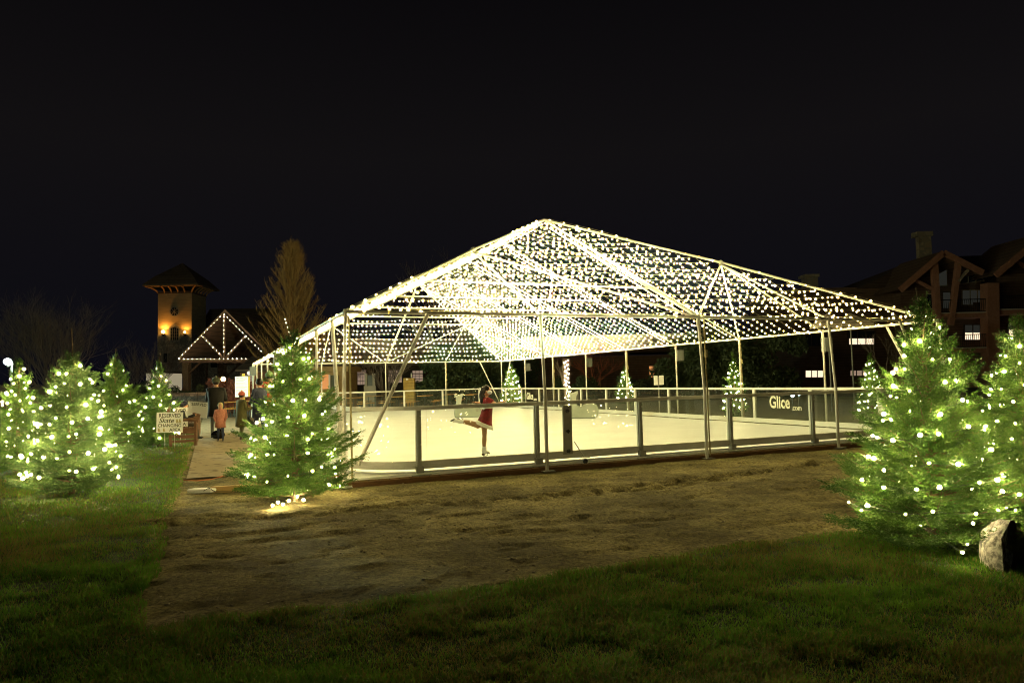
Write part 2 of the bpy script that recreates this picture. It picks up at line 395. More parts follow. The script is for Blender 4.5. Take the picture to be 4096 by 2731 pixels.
tag(gridmesh('dirt_verge', -2.7, -2.05, 2.5, 30, .1, .1, lambda u, v: dirt_h(u, v)*.2-.012, MT['dirt']), kind='structure')
# lawn base
mlawn = mat('lawn_soil', (.022, .04, .008), .95, ns=16, c2=(.06, .09, .02), bump=.01, bs=40)
tag(gridmesh('lawn', -26.02, -2.02, -9.5, 34, .08, .16, lambda u, v: ground_h(u, v)*.6+.012-.09*np.clip((u-edge_u(v)+.12)/.06, 0, 1), mlawn), kind='structure')
us = np.arange(-2.28, 13, .2)
P = []
for u_ in us:
    e_ = float(edge_v(np.array([u_]))[0])
    for v_, z_ in ((-11, .016), (e_-.5, .018), (e_-.06, .018), (e_+.06, -.06)): P.append(T(u_, v_, z_))
i = np.arange(len(us)-1); F = np.concatenate([np.stack([i*4+k, (i+1)*4+k, (i+1)*4+k+1, i*4+k+1], 1) for k in range(3)])
tag(mesh_obj('lawn_front', P, F, mlawn), kind='structure')
# path matting and patio
tag(gridmesh('path', -2.17, -.35, 2.25, 27, .1, .1, lambda u, v: .012+.012*(fbm(u, v, 1.6, 3)-.5), MT['mat']), kind='structure')
tag(gridmesh('patio', -22, 30, 27.004, 75, 1.5, 1.5, lambda u, v: -.006+u*0, MT['patio']), kind='structure')
mf = mat('far_turf', (.10, .10, .035), .95, ns=2, c2=(.16, .15, .06), bump=.02, bs=8)
tag(gridmesh('side_ground', 13.2, 34, -8, 27, .6, .6, lambda u, v: -.035+.03*fbm(u, v, .5, 3), mf), kind='structure')

# grass blades (density falls with distance)
def make_grass(name, N, label, dmin, dmax, hs, ws, seed):
    r = np.random.default_rng(seed)
    d = dmin*(dmax/dmin)**r.random(N); a = (r.random(N)-.5)*1.42
    x = np.tan(a)*d; y = d
    U = (x-AX)*D2.x+(y-AY)*D2.y; V_ = (x-AX)*D1.x+(y-AY)*D1.y
    tuft = fbm(x, y, 2.6, 3, .6)
    k = is_lawn(U, V_) & (U < 13.2) & (V_ > -9.4)
    k &= r.random(N) < np.clip((tuft-.22)*4, .55, 1)
    # spare the trunk of the lawn trees
    x, y, U, V_, tuft = x[k], y[k], U[k], V_[k], tuft[k]; n_ = len(x)
    z = np.where(U < -2.0, ground_h(U, V_)*.6+.012, .018)-.006
    h = hs*(.55+.9*r.random(n_))*np.clip(.6+1.5*(tuft-.3)*1.3, .6, 1.5); wd = ws*(.7+.6*r.random(n_))*(1+.06*np.maximum(y-4, 0))
    th = r.random(n_)*2*PI; lean = .25+.85*r.random(n_)**1.2; ph = r.random(n_)*2*PI
    dx = np.cos(th)*wd/2; dy = np.sin(th)*wd/2
    lx = np.cos(ph)*lean*h; ly = np.sin(ph)*lean*h
    P = np.zeros((n_, 5, 3))
    P[:, 0] = np.stack([x-dx, y-dy, z], 1); P[:, 1] = np.stack([x+dx, y+dy, z], 1)
    mx_, my_, mz = x+lx*.35, y+ly*.35, z+h*.6
    P[:, 2] = np.stack([mx_+dx*.8, my_+dy*.8, mz], 1); P[:, 3] = np.stack([mx_-dx*.8, my_-dy*.8, mz], 1)
    P[:, 4] = np.stack([x+lx, y+ly, z+h*(1-.25*lean)], 1)
    b_ = np.arange(n_)*5
    F = np.concatenate([np.stack([b_, b_+1, b_+2], 1), np.stack([b_, b_+2, b_+3], 1), np.stack([b_+3, b_+2, b_+4], 1)])
    mi = np.tile((r.random(n_)+.5*(fbm(x+30, y, .9, 3)-.5)*2 > .62).astype(int), 3)
    o = mesh_obj(name, P.reshape(-1, 3), F, [MT['blade'], MT['blade_dry']], mi); tag(o, label, 'grass', kind='stuff'); return o
MT['blade'] = mat('grass_green', (.075, .19, .015), .6, ns=2.2, c2=(.18, .34, .035), spec=.25, sub=.5)
MT['blade_dry'] = mat('grass_dry', (.20, .17, .04), .6, ns=3, c2=(.26, .22, .07), spec=.3, sub=.45)
make_grass('grass', 820000, 'short green and straw coloured lawn grass', 2.6, 24, .040, .0046, 3)

# pebbles, clods and chips on the dirt
def make_pebbles():
    r = np.random.default_rng(11); N = 8000
    u = -2.2+r.random(N)*15; v = -6+r.random(N)*6.2
    k = ~is_lawn(u, v) & (v < .0) & (fbm(u, v, .7, 3)+.25*r.random(N) > .52); u, v = u[k], v[k]; n_ = len(u)
    X = AX+D2.x*u+D1.x*v; Y = AY+D2.y*u+D1.y*v; Z = dirt_h(u, v)-.012
    base = np.array([(1, 0, 0), (0, 1, 0), (-1, 0, 0), (0, -1, 0), (0, 0, 1), (0, 0, -1)], float)
    s = .003+.006*r.random(n_)**4*2.2; sc3 = np.stack([s*(1+r.random(n_)), s*(1+r.random(n_)), s*(.25+.3*r.random(n_))], 1)
    th = r.random(n_)*2*PI
    B = base[None]*sc3[:, None]*(1+.3*(r.random((n_, 6, 1))-.5)); c, s_ = np.cos(th)[:, None], np.sin(th)[:, None]
    P = np.stack([B[..., 0]*c-B[..., 1]*s_, B[..., 0]*s_+B[..., 1]*c, B[..., 2]], -1)+np.stack([X, Y, Z], 1)[:, None]
    f = np.array([(0, 1, 4), (1, 2, 4), (2, 3, 4), (3, 0, 4), (1, 0, 5), (2, 1, 5), (3, 2, 5), (0, 3, 5)])
    F = (np.arange(n_)[:, None, None]*6+f[None]).reshape(-1, 3)
    tag(mesh_obj('gravel', P.reshape(-1, 3), F, MT['pebble']), 'pebbles and crumbs of soil strewn over the trampled dirt', 'gravel', kind='stuff')
make_pebbles()

# ------------------------------------------------------------------ rink
def rounded(u0, u1, v0, v1, r, n=8):
    P = []
    for cu, cv, a0 in ((u0+r, v0+r, PI), (u1-r, v0+r, 1.5*PI), (u1-r, v1-r, 0), (u0+r, v1-r, .5*PI)):
        for i in range(n+1):
            a = a0+.5*PI*i/n; P.append((cu+r*math.cos(a), cv+r*math.sin(a)))
    return P
FU0, FU1, FV0, FV1, FR = .18, 12.0, .16, 24.55, 1.05
rink = thing('ice_rink', T(6, 12, 0), 'pale synthetic ice surface on a low wooden deck under the lit tent frame', 'ice rink')
MB().prism([T(u, v, -.02) for u, v in ((-.08, -.03), (12.42, -.03), (12.42, 24.86), (-.08, 24.86))], (0, 0, .085)).build('deck', MT['deck'], rink)
eb = MB(); z0, z1 = -.03, .055
for (ua, va), (ub, vb) in (((-.1, -.055), (12.44, -.055)), ((-.1, 24.885), (12.44, 24.885)), ((-.105, -.03), (-.105, 24.86)), ((12.445, -.03), (12.445, 24.86))):
    eb.bar(T(ua, va, .012), T(ub, vb, .012), .045, .085)
eb.build('edge_board', MT['edgewood'], rink)
MB().prism([T(u, v, .066) for u, v in ((.02, .02), (12.2, .02), (12.2, 24.7), (.02, 24.7))], (0, 0, .032)).build('base_sheet', MT['white'], rink)
MB().prism([T(u, v, .1) for u, v in rounded(FU0-.06, FU1+.06, FV0-.06, FV1+.06, FR+.06, 10)], (0, 0, .02)).build('ice', MT['ice'], rink)

ZB, ZT = .15, 1.10
def barrier(name, pts, label, joints, normal_out, gate=None, posts_out=True):
    """pts polyline (u,v); panels between joints"""
    P3 = [T(u, v, 0) for u, v in pts]
    b = thing(name, P3[0], label, 'rink barrier')
    up = Vector((0, 0, 1))
    tr = MB(); br = MB(); pp = P3
    for p, q in zip(pp[:-1], pp[1:]):
        d = (q-p).normalized()*.004
        tr.bar(p-d+up*(ZT-.03), q+d+up*(ZT-.03), .06, .06); br.bar(p-d+up*(ZB+.06), q+d+up*(ZB+.06), .04, .12)
    tr.build('top_rail', MT['alu'], b); br.build('bottom_rail', MT['alu'], b)
    g = MB(); gl_ = []; ng = len(pp)
    for i_, p in enumerate(pp):
        d = (pp[min(i_+1, ng-1)]-pp[max(i_-1, 0)]).normalized(); o = Vector((d.y, -d.x, 0))*.006
        gl_.append([p-o+up*(ZB+.121), p+o+up*(ZB+.121), p+o+up*(ZT-.061), p-o+up*(ZT-.061)])
    g.loft(gl_); glass = g.build('clear_panel', MT['glass'], b)
    for (u, v), (du, dv) in joints:
        c = T(u, v, 0); d = (D2*du+D1*dv).normalized(); o = Vector((d.y, -d.x, 0)) if normal_out > 0 else Vector((-d.y, d.x, 0))
        q = MB(); q.box(c+up*((ZB+ZT-.06)/2+.03), .085, .045, ZT-ZB-.10, d)
        po = q.build('joint_post', MT['alu'], b)
        q = MB(); q.box(c+o*.045+up*(.60), .06, .03, .86, d)
        q.box(c+o*.06+up*.13, .11, .09, .13, d); q.box(c+o*.10+up*.062+up*.009, .30, .16, .018, d)
        q.build('bracket', MT['alu_dark'], po)
        if v < 1 and du:
            for zz in (.95, .52, .28):
                q = MB(); q.tube([c+o*.058+d*.02+up*zz, c+o*.07+d*.02+up*zz], .011, 8); q.build('bolt', MT['alu'], po)
    return b, glass
near_j = [((u, FV0), (1, 0)) for u in (1.1, 3.08, 5.05, 7.0, 9.0, 10.95)]
nb, nbg = barrier('rink_barrier', [(FU0+FR, FV0), (FU1-FR, FV0)], 'nearest straight rink barrier of clear panels in grey aluminium framing', near_j, 1)
# gate hardware on the near barrier
gate = thing('barrier_gate_latch', T(3.62, FV0-.05, 0), 'black clamp bar with three black knobs and a castor wheel on the nearest barrier', 'gate latch')
q = MB(); q.box(T(3.62, FV0-.052, .62), .16, .035, .80, D2); q.build('clamp_bar', MT['alu_dark'], gate)
for zz in (.93, .60, .28):
    kb = MB(); c = T(3.60, FV0-.10, zz); kb.tube([T(3.60, FV0-.07, zz), T(3.60, FV0-.13, zz)], .016, 8)
    for k in range(5): kb.ball(c-D1*.02+D2*.022*math.cos(k*1.257)+Vector((0, 0, .022*math.sin(k*1.257))), .014, 6, 5)
    kb.build('knob', MT['black'], gate)
q = MB(); q.bar(T(3.74, FV0-.06, .42), T(3.86, FV0-.16, .17), .03, .012); q.box(T(3.88, FV0-.16, .165), .13, .09, .012, D2); q.build('castor_arm', MT['alu'], gate)
q = MB(); q.tube([T(3.88, FV0-.145, .10), T(3.88, FV0-.175, .10)], .04, 16); q.build('castor_wheel', MT['black'], gate)
fj = [((FU1, 1.1+i*2), (0, 1)) for i in range(12)]
fb, fbg = barrier('rink_barrier', [(FU1, FV0+FR), (FU1, FV1-FR)], 'long far right rink barrier of clear panels with glowing pale rails and a lettered panel', fj, 1)
bb, _ = barrier('rink_barrier', [(FU1-FR, FV1), (FU0+FR, FV1)], 'rear rink barrier of clear panels in front of the orange beer tables', [((1.1+i*2, FV1), (-1, 0)) for i in range(6)], 1)
lb, _ = barrier('rink_barrier', [(FU0, FV1-FR), (FU0, FV0+FR)], 'left rink barrier of clear panels running back behind the tree at the tent corner', [((FU0, 1.4+i*2), (0, -1)) for i in range(12)], 1)
def corner(cu, cv, a0, label):
    pts = [(cu+FR*math.cos(a0+.5*PI*i/10), cv+FR*math.sin(a0+.5*PI*i/10)) for i in range(11)]
    return barrier('curved_barrier', pts, label, [], 1)
corner(FU0+FR, FV0+FR, PI, 'curved clear corner panel with grey rails beside the leaning tent brace')
corner(FU1-FR, FV0+FR, 1.5*PI, 'curved clear corner panel of the rink hidden behind the big right tree')
corner(FU1-FR, FV1-FR, 0, 'curved clear corner panel at the far end of the long right barrier')
corner(FU0+FR, FV1-FR, .5*PI, 'curved clear corner panel at the far left end of the rink')
# lettering on the far barrier (both panels read from the camera side)
def decal(v, size):
    p = T(FU1-.012, v, .70); X = -D1
    t_ = text('lettering', 'Glice', p, size, MT['decal'], X, (0, 0, 1), fb, bold=.025, xs=.80)
    text('small_lettering', '.com', p-D1*size*1.34-Vector((0, 0, size*.28)), size*.44, MT['decal'], X, (0, 0, 1), fb, bold=.02, xs=.9)
MT['decal'] = mat('frosted_decal', (.62, .62, .5), .7)
decal(4.15, .44); decal(20.1, .44)

# ------------------------------------------------------------------ tent frame
def Z(s): return ZE+(ZA-ZE)*s
tent = thing('tent_frame', T(0, 0, 0), 'bare galvanised pipe frame of a big hipped tent without its cover', 'tent frame')
def pipe(name, pts, r, m='galv'): return MB().tube(pts, r, 10).build(name, MT[m], tent, smooth=False)
posts = [(i*BU, 0) for i in range(5)]+[(i*BU, L) for i in range(5)]+[(0, j*BV) for j in range(1, 8)]+[(W, j*BV) for j in range(1, 8)]
for u, v in posts:
    vv = v-.1 if v == 0 else v; uu = u-.06 if u == 0 else u
    p = pipe('post', [T(uu, vv, 0), T(uu, vv, 1.15)]+[T(u if v else uu, vv, 1.15), T(u, v, ZE)], [.030, .030, .026, .026])
    q = MB(); q.tube([T(u, v, ZE-.16), T(u, v, ZE+.04)], .034, 10); q.build('collar', MT['galv'], p)
    q = MB(); q.box(T(uu, vv, .006), .2, .2, .012, D2); q.build('foot_plate', MT['alu_dark'], p)
for a, b_ in (((0, 0), (W, 0)), ((W, 0), (W, L)), ((W, L), (0, L)), ((0, L), (0, 0))): pipe('eave_beam', [T(*a, ZE), T(*b_, ZE)], .026)
r0, r1 = 2*BV, 6*BV
pipe('ridge_beam', [T(W/2, r0, ZA), T(W/2, r1, ZA)], .028)
for (cu, cv), rv in (((0, 0), r0), ((W, 0), r0), ((0, L), r1), ((W, L), r1)):
    mid = T((cu+W/2)/2, (cv+rv)/2, Z(.5)+.07); pipe('hip_rafter', [T(cu, cv, ZE), mid, T(W/2, rv, ZA)], .028)
    q = MB(); q.ball(mid, .055, 8, 6); q.build('hip_joint', MT['galv'], tent)
    end = 0 if cv == 0 else L
    m0 = mid-Vector((0, 0, .05))
    pipe('jack_rafter', [m0, T(W*.25 if cu == 0 else W*.75, end, ZE)], .022); pipe('jack_rafter', [m0, T(W/2, end, ZE)], .022)
    pipe('jack_rafter', [m0, T(cu, BV if cv == 0 else L-BV, ZE)], .022); pipe('jack_rafter', [m0, T(cu, 2*BV if cv == 0 else L-2*BV, ZE)], .022)
def truss(a, b_, n=7):
    pipe('rafter', [a, b_], .022); o = Vector((0, 0, -.13))
    pipe('lower_chord', [a+(b_-a)*.05+o, a+(b_-a)*.93+o*.9], .016)
    q = MB()
    for k in range(1, n): c = a+(b_-a)*(k/n); q.tube([c, c+o], .012, 6)
    q.build('truss_web', MT['galv'], tent)
for k in range(2, 7):
    v = k*BV
    for cu in (0, W): truss(T(W/2, v, ZA), T(cu, v, ZE))
    pipe('collar_tie', [T(W*.235, v, 3.93), T(W*.765, v, 3.93)], .024)
truss(T(W/2, r0, ZA), T(W/2, 0, ZE)); truss(T(W/2, r1, ZA), T(W/2, L, ZE))
for cu, cv, su, sv in ((0, 0, 1, 1), (W, 0, -1, 1), (0, L, 1, -1), (W, L, -1, -1)):
    bv = .0; oy = -.09 if cv == 0 else 0
    pipe('brace', [T(cu+su*.14, cv+oy, .30), T(cu+su*1.22, cv+oy*.6, ZE-.02)], .030)
    pipe('brace', [T(cu-(.06 if cu == 0 else 0), cv+sv*.10, .30), T(cu, cv+sv*1.25, ZE-.02)], .030)
for u, v in ((2*BU, -.1), (0, 0), (3*BU, L), (W, 2*BV), (W, 4*BV), (W, 6*BV)):
    q = MB(); q.bar(T(u+.07, v, .05), T(u+.045, v, ZE-.05), .012, .028, D2); q.box(T(u+.05, v-.02, 1.85), .05, .035, .13, D2); q.build('ratchet_strap', MT['strap'], tent)
for u, v, z, lab in ((W+.12, BV, 2.17, 'nearest along the right eave'), (W+.14, 3*BV, 2.16, 'third along the right eave'), (W+.14, 5*BV, 2.13, 'before the reddish tree'), (W+.14, 7*BV, 2.1, 'near the far end of the right eave'), (-.16, 3*BV, 2.16, 'behind the lit corner tree'), (-.16, 7*BV, 2.13, 'at the far left end of the tent')):
    bx = thing('control_box', T(u, v, z), 'grey box high on a tent post '+lab, 'box', 'grey boxes on the tent posts')
    MB().box(T(u, v, z), .25, .14, .36, D2).build('case', MT['greybox'], bx); MB().box(T(u-.12*(1 if u > 0 else -1), v, z), .05, .05, .12, D2).build('mount', MT['galv'], bx)

# ------------------------------------------------------------------ light strings
ICO = np.array([(0, -.5257, .8507), (0, .5257, .8507), (0, -.5257, -.8507), (0, .5257, -.8507), (-.5257, .8507, 0), (.5257, .8507, 0), (-.5257, -.8507, 0), (.5257, -.8507, 0), (.8507, 0, -.5257), (.8507, 0, .5257), (-.8507, 0, -.5257), (-.8507, 0, .5257)])
from itertools import combinations
ICF = []
for a, b_, c in combinations(range(12), 3):
    if all(abs(np.linalg.norm(ICO[i]-ICO[j])-1.0514) < .01 for i, j in ((a, b_), (b_, c), (a, c))):
        nn = np.cross(ICO[b_]-ICO[a], ICO[c]-ICO[a]); ICF.append((a, b_, c) if nn @ ICO[a] > 0 else (a, c, b_))
ICF = np.array(ICF)
def bulbs(P, r):
    P = np.asarray(P); n_ = len(P); r = np.broadcast_to(np.asarray(r, float), (n_,))
    V = P[:, None]+ICO[None]*r[:, None, None]; F = (np.arange(n_)[:, None, None]*12+ICF[None]).reshape(-1, 3)
    return V.reshape(-1, 3), F
def cable(P, r):
    P = np.asarray(P, float); n_ = len(P); d = np.gradient(P, axis=0); d /= np.linalg.norm(d, axis=1)[:, None]+1e-9
    x = np.cross(d, (0.3, .2, 1.)); x /= np.linalg.norm(x, axis=1)[:, None]+1e-9; y = np.cross(d, x)
    ring = np.stack([P+(x*math.cos(a)+y*math.sin(a))*r for a in (0, 2.094, 4.189)], 1)
    i = (np.arange(n_-1)[:, None]*3+np.arange(3)[None]).ravel(); j = (np.arange(n_-1)[:, None]*3+(np.arange(3)[None]+1) % 3).ravel()
    F = np.concatenate([np.stack([i, j, j+3], 1), np.stack([i, j+3, i+3], 1)])
    return ring.reshape(-1, 3), F
def string(a, b_, label, group, spacing=.160, r=.0145, sagk=.012, name='light_string', nb=None):
    a = np.array(a); b_ = np.array(b_); ln = np.linalg.norm(b_-a)
    if ln < .3: return
    n_ = max(2, int(ln/spacing)); t = (np.arange(n_)+.5+rng.uniform(-.18, .18, n_))/n_
    spans = max(1, round(ln/3.1)); sagk = sagk*rng.uniform(.5, 1.9); t = t[rng.random(n_) > .03]; n_ = len(t)
    def at(t): 
        P = a[None]+(b_-a)[None]*t[:, None]; P[:, 2] -= sagk*ln/spans*4*((t*spans) % 1)*(1-(t*spans) % 1); return P
    CV, CF = cable(at(np.linspace(0, 1, 4*spans+1)), .0042)
    B = at(t); B[:, 2] -= .02; B += rng.normal(0, .008, B.shape)
    rr = r*rng.choice([.7, .9, 1.1, 1.3], n_)
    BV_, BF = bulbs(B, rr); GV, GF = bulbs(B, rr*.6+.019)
    o = mesh_obj(name, np.concatenate([CV, BV_, GV]), np.concatenate([CF, BF+len(CV), GF+len(CV)+len(BV_)]), [MT['cable'], MT['bulb'], MT['halo_shell']], np.r_[np.zeros(len(CF)), np.ones(len(BF)), np.full(len(GF), 2)].astype(int), None, a)
    tag(o, label, 'string lights', group)
for k in range(1, 19):
    s = k/19
    string(T(W/2*s, r0*s, Z(s)), T(W-W/2*s, r0*s, Z(s)), 'horizontal string of warm white bulbs across the near sloping end of the tent frame', 'light strings across the near hip end', sagk=.02)
for k in range(1, 17):
    s = k/17
    string(T(W/2*s, L-r0*s, Z(s)), T(W-W/2*s, L-r0*s, Z(s)), 'horizontal string of warm white bulbs across the far sloping end of the tent frame', 'light strings across the far hip end', sagk=.02, spacing=.21)
nv = 71
for k in range(1, nv):
    v = L*k/nv; s = min(1, v/r0, (L-v)/r0)
    for cu, side in ((0, 'left'), (W, 'right')):
        top = T(cu+(W/2-cu)*s, v, Z(s))
        string(top, T(cu, v, ZE), f'string of warm white bulbs running down the {side} long slope of the tent frame', f'light strings down the {side} long slope', sagk=.008)
for a, b_, lab in (((0, 0), (W, 0), 'near'), ((W, 0), (W, L), 'right'), ((W, L), (0, L), 'far'), ((0, L), (0, 0), 'left')):
    string(T(*a, ZE+.03), T(*b_, ZE+.03), f'string of bulbs wound along the {lab} eave beam of the tent', 'light strings along the eaves', spacing=.2 if lab == 'right' else .45 if lab == 'near' else .3, sagk=0)
string(T(W/2, r0, ZA+.03), T(W/2, r1, ZA+.03), 'string of bulbs along the top ridge pipe of the tent', None, spacing=.25, sagk=0)
for a, rv, lab in (((0, 0), r0, 'near left'), ((W, 0), r0, 'near right'), ((0, L), r1, 'far left'), ((W, L), r1, 'far right')):
    string(T(*a, ZE+.04), T(W/2, rv, ZA+.04), f'string of bulbs along the {lab} sloping corner pipe of the tent', 'light strings along the hip pipes', spacing=.35, sagk=-.02)

# ------------------------------------------------------------------ fir trees
def fir_mesh(h, R, seed, levels, nb, tw, needle, nw, z0=.015, shape=.85, up0=-.06):
    r = np.random.default_rng(seed); B = []; D = []; Ln = []; Br = []
    for i in range(levels):
        f = z0+(1-z0-.03)*(i/(levels-1))**.95
        rad = R*(1-f)**shape*(.78+.22*min(1, f/.12)) + .035
        k = max(4, int(nb*(1-.55*f))); a0 = r.random()*6.28
        for j in range(k):
            az = a0+6.283*j/k+r.normal(0, .18); z = (f+r.normal(0, .5/levels))*h; z = max(.05, z)
            ln = rad*r.choice([.62, .85, 1.0, 1.08, 1.22])*r.uniform(.93, 1.07); el = up0+.12+1.0*f**1.3+r.normal(0, .10)
            d0 = np.array([math.cos(az)*math.cos(el), math.sin(az)*math.cos(el), math.sin(el)])
            P0 = np.array([0, 0, z]); ns = 6
            pts = [P0]; d = d0.copy()
            for s in range(ns):
                d = d+np.array([0, 0, .055]); d /= np.linalg.norm(d); pts.append(pts[-1]+d*ln/ns)
            Br.append((np.array(pts), ln)); pts = np.array(pts)
            # terminal twig and side twigs
            m_ = max(3, int(tw*ln/R+3))
            for t in np.linspace(.18, .97, m_):
                p = pts[min(ns-1, int(t*ns))]+(pts[min(ns, int(t*ns)+1)]-pts[min(ns-1, int(t*ns))])*(t*ns-int(t*ns) if t < 1 else 1)
                side = np.cross(d0, (0, 0, 1.)); side /= np.linalg.norm(side)+1e-9
                for sg in (-1, 1):
                    dd = d*.3+d0*.55+side*sg*.62*r.uniform(.8, 1.1)+np.array([0, 0, r.normal(.02, .12)]); dd /= np.linalg.norm(dd)
                    tl = (.16+.42*(1-t))*ln*r.uniform(.6, 1.1)+.03; tl = min(tl, .21)
                    B.append(p); D.append(dd); Ln.append(tl)
                    if tl > .10:
                        for q_ in (.4, .7):
                            for s2 in (-1, 1):
                                e2 = dd*.7+np.cross(dd, (0, 0, 1.))*s2*.7+np.array([0, 0, r.normal(0, .2)]); e2 /= np.linalg.norm(e2)
                                B.append(p+dd*tl*q_); D.append(e2); Ln.append(tl*.5*r.uniform(.7, 1.2))
            B.append(pts[-1]); D.append(d); Ln.append(.07*r.uniform(.8, 1.4)); B.append(pts[ns//2]); D.append(d); Ln.append(ln*.5)
    # leader
    for q_ in range(3): B.append(np.array([0, 0, h*(.93+.03*q_)])); D.append(np.array([r.normal(0, .1), r.normal(0, .1), 1.])); Ln.append(.12)
    B = np.array(B); D = np.array(D); Ln = np.array(Ln); D /= np.linalg.norm(D, axis=1)[:, None]
    cnt = np.maximum(6, (Ln/needle*5.0)).astype(int); idx = np.repeat(np.arange(len(B)), cnt); N = len(idx)
    t = r.random(N); p = B[idx]+D[idx]*(Ln[idx]*t)[:, None]; d = D[idx]
    S = np.cross(d, np.array([0, 0, 1.])); S /= np.linalg.norm(S, axis=1)[:, None]+1e-6; Up = np.cross(S, d)
    a = np.where(r.random(N) < .5, 0, PI)+r.normal(0, .42, N)+.12
    sd = S*np.cos(a)[:, None]+Up*np.abs(np.sin(a))[:, None]*np.where(r.random(N) < .8, 1, -1)[:, None]
    nd = d*.62+sd*.8; nd /= np.linalg.norm(nd, axis=1)[:, None]; ln = needle*r.uniform(.7, 1.15, N)*(1-.25*t)
    wv = np.cross(nd, sd+r.normal(0, .3, (N, 3))); wv /= np.linalg.norm(wv, axis=1)[:, None]+1e-6
    V = np.stack([p-wv*nw/2, p+wv*nw/2, p+nd*ln[:, None]], 1); F = np.arange(N*3).reshape(-1, 3)
    mid = p+nd*ln[:, None]*.5; V = np.stack([p, mid+wv*nw/2, p+nd*ln[:, None], mid-wv*nw/2], 1); F = np.arange(N*4).reshape(-1, 4)
    return V.reshape(-1, 3), F, Br, B, D, Ln
def crownR(h, R, f, shape=.85): return R*(1-f)**shape*(.78+.22*min(1, f/.12))+.02
def fir(loc, h, R, seed, label, lightlabel, nbulb=80, br=.017, levels=24, nb=11, tw=9, needle=.026, nw=.0036, mat_='needle', leader=None, bulbmat='treebulb', shape=.85, group='Christmas trees with lights', parts=True, turns=9, extra=()):
    loc = Vector(loc); t = thing('fir_tree', loc, label, 'Christmas tree', group)
    V, F, Br, B, D, Ln = fir_mesh(h, R, seed, levels, nb, tw, needle, nw, shape=shape)
    o = mesh_obj('crown', V+np.array(loc), F, MT[mat_], None, t)
    tr = MB(); tr.tube([loc+Vector((0, 0, -.02)), loc+Vector((0.01, 0, h*.5)), loc+Vector((0, .01, h*.97))]+([loc+Vector(leader)] if leader else []), [.045*h/2, .03*h/2, .008]+([.005] if leader else []), 8)
    tr.build('trunk', MT['bark'], t)
    bb_ = MB()
    for pts, ln in Br: bb_.tube([Vector(p)+loc for p in pts[::2]], [.008*ln/.5+.002, .006*ln/.5+.001, .004, .002][:len(pts[::2])], 4, False)
    bb_.build('branches', MT['bark'], t)
    # lights
    r = np.random.default_rng(seed+99); k = np.arange(nbulb)
    f = .05+.93*(1-(1-.985*k/(nbulb-1.))**.64); az = turns*2*PI*f+r.normal(0, .10, nbulb)+seed
    rad = np.array([crownR(h, R, x, shape) for x in f])*r.uniform(.80, .98, nbulb)
    P = np.stack([np.cos(az)*rad, np.sin(az)*rad, f*h+r.normal(0, .03, nbulb)+.05*h*(1-f)], 1)+np.array(loc)
    if extra: P = np.concatenate([np.array([tuple(PD(*e_)) for e_ in extra]), P]); nbulb = len(P)
    ls = thing('light_string', P[0], lightlabel, 'string lights', 'light strings wound on the fir trees')
    q = []
    for a, b_ in zip(P[:-1], P[1:]):
        m_ = (a+b_)/2; c_ = np.array(loc); m_ = m_+(c_-m_)*np.array([.10, .10, 0])+np.array([0, 0, -.02]); q += [a, m_]
    CV, CF = cable(np.array(q+[P[-1]]), .003)
    mesh_obj('cable', CV, CF, MT['greencable'], None, ls)
    rr = br*r.choice([.6, .8, 1.0, 1.25], nbulb)
    if parts:
        V0, F0 = bulbs(np.zeros((1, 3)), br)
        me0 = None
        for p, s in zip(P[:99], rr):
            if me0 is None:
                ob = mesh_obj('bulb', V0, F0, MT[bulbmat]); ob.location = (0, 0, 0); me0 = ob.data
            else: ob = bpy.data.objects.new('bulb', me0); col.objects.link(ob)
            ob.parent = ls; ob.location = Vector(p)-ls.location; ob.scale = (s/br,)*3
    else:
        V0, F0 = bulbs(P, rr); tag(mesh_obj('bulbs', V0, F0, MT[bulbmat], None, ls), kind='stuff')
    return t, ls
fir((3.42, 5.92, .0), 1.98, .70, 1, 'largest lit fir tree in the right foreground beside the granite rock', 'bright white lights on the large right foreground tree', 96, .0135, extra=((3893, 2092, 5.35), (4026, 2030, 5.45), (3850, 2208, 5.2)), levels=27, nb=12, tw=13, needle=.027, nw=.0052, leader=(-.03, .0, 2.14), turns=10)
fir((6.25, 8.75, .0), 2.05, .68, 2, 'lit fir tree at the right edge behind the large foreground tree', 'white lights on the fir at the right edge of the yard', 95, .015, levels=24, nb=11, tw=11, needle=.03, nw=.006, shape=.7)
fir((-2.88, 9.35, -.02), 2.12, .74, 3, 'lit fir tree standing at the near left corner of the tent frame', 'white lights on the fir at the near tent corner', 90, .0155, levels=25, nb=12, tw=11, needle=.03, nw=.006, turns=9, shape=.75)
fir((-6.25, 10.1, .03), 1.88, .74, 4, 'broad lit fir with a long bare leader left of the path', 'white lights on the broad left fir with the long leader', 96, .019, levels=25, nb=12, tw=11, needle=.032, nw=.0062, mat_='needle_blue', leader=(-.02, 0, 2.32), turns=8, shape=.7)
fir((-9.07, 13.06, .03), 1.95, .60, 5, 'lit fir tree at the left edge of the photo', 'white lights on the fir at the left edge', 70, .018, levels=20, nb=10, tw=9, needle=.034, nw=.006, turns=8)
t3, l3 = fir((-9.28, 16.6, .02), 2.2, .84, 6, 'green fir with few lights right behind the broad left fir', 'sparse lights on the fir behind the broad left one', 30, .018, levels=20, nb=10, tw=9, needle=.036, nw=.007, turns=6, leader=(.02, 0, 2.4))
fir((-8.95, 18.0, .02), 2.1, .58, 7, 'round lit fir next to the reserved signs', 'lights on the round fir next to the reserved signs', 32, .018, levels=20, nb=10, tw=9, needle=.036, nw=.007, turns=8, leader=(.03, 0, 2.35))
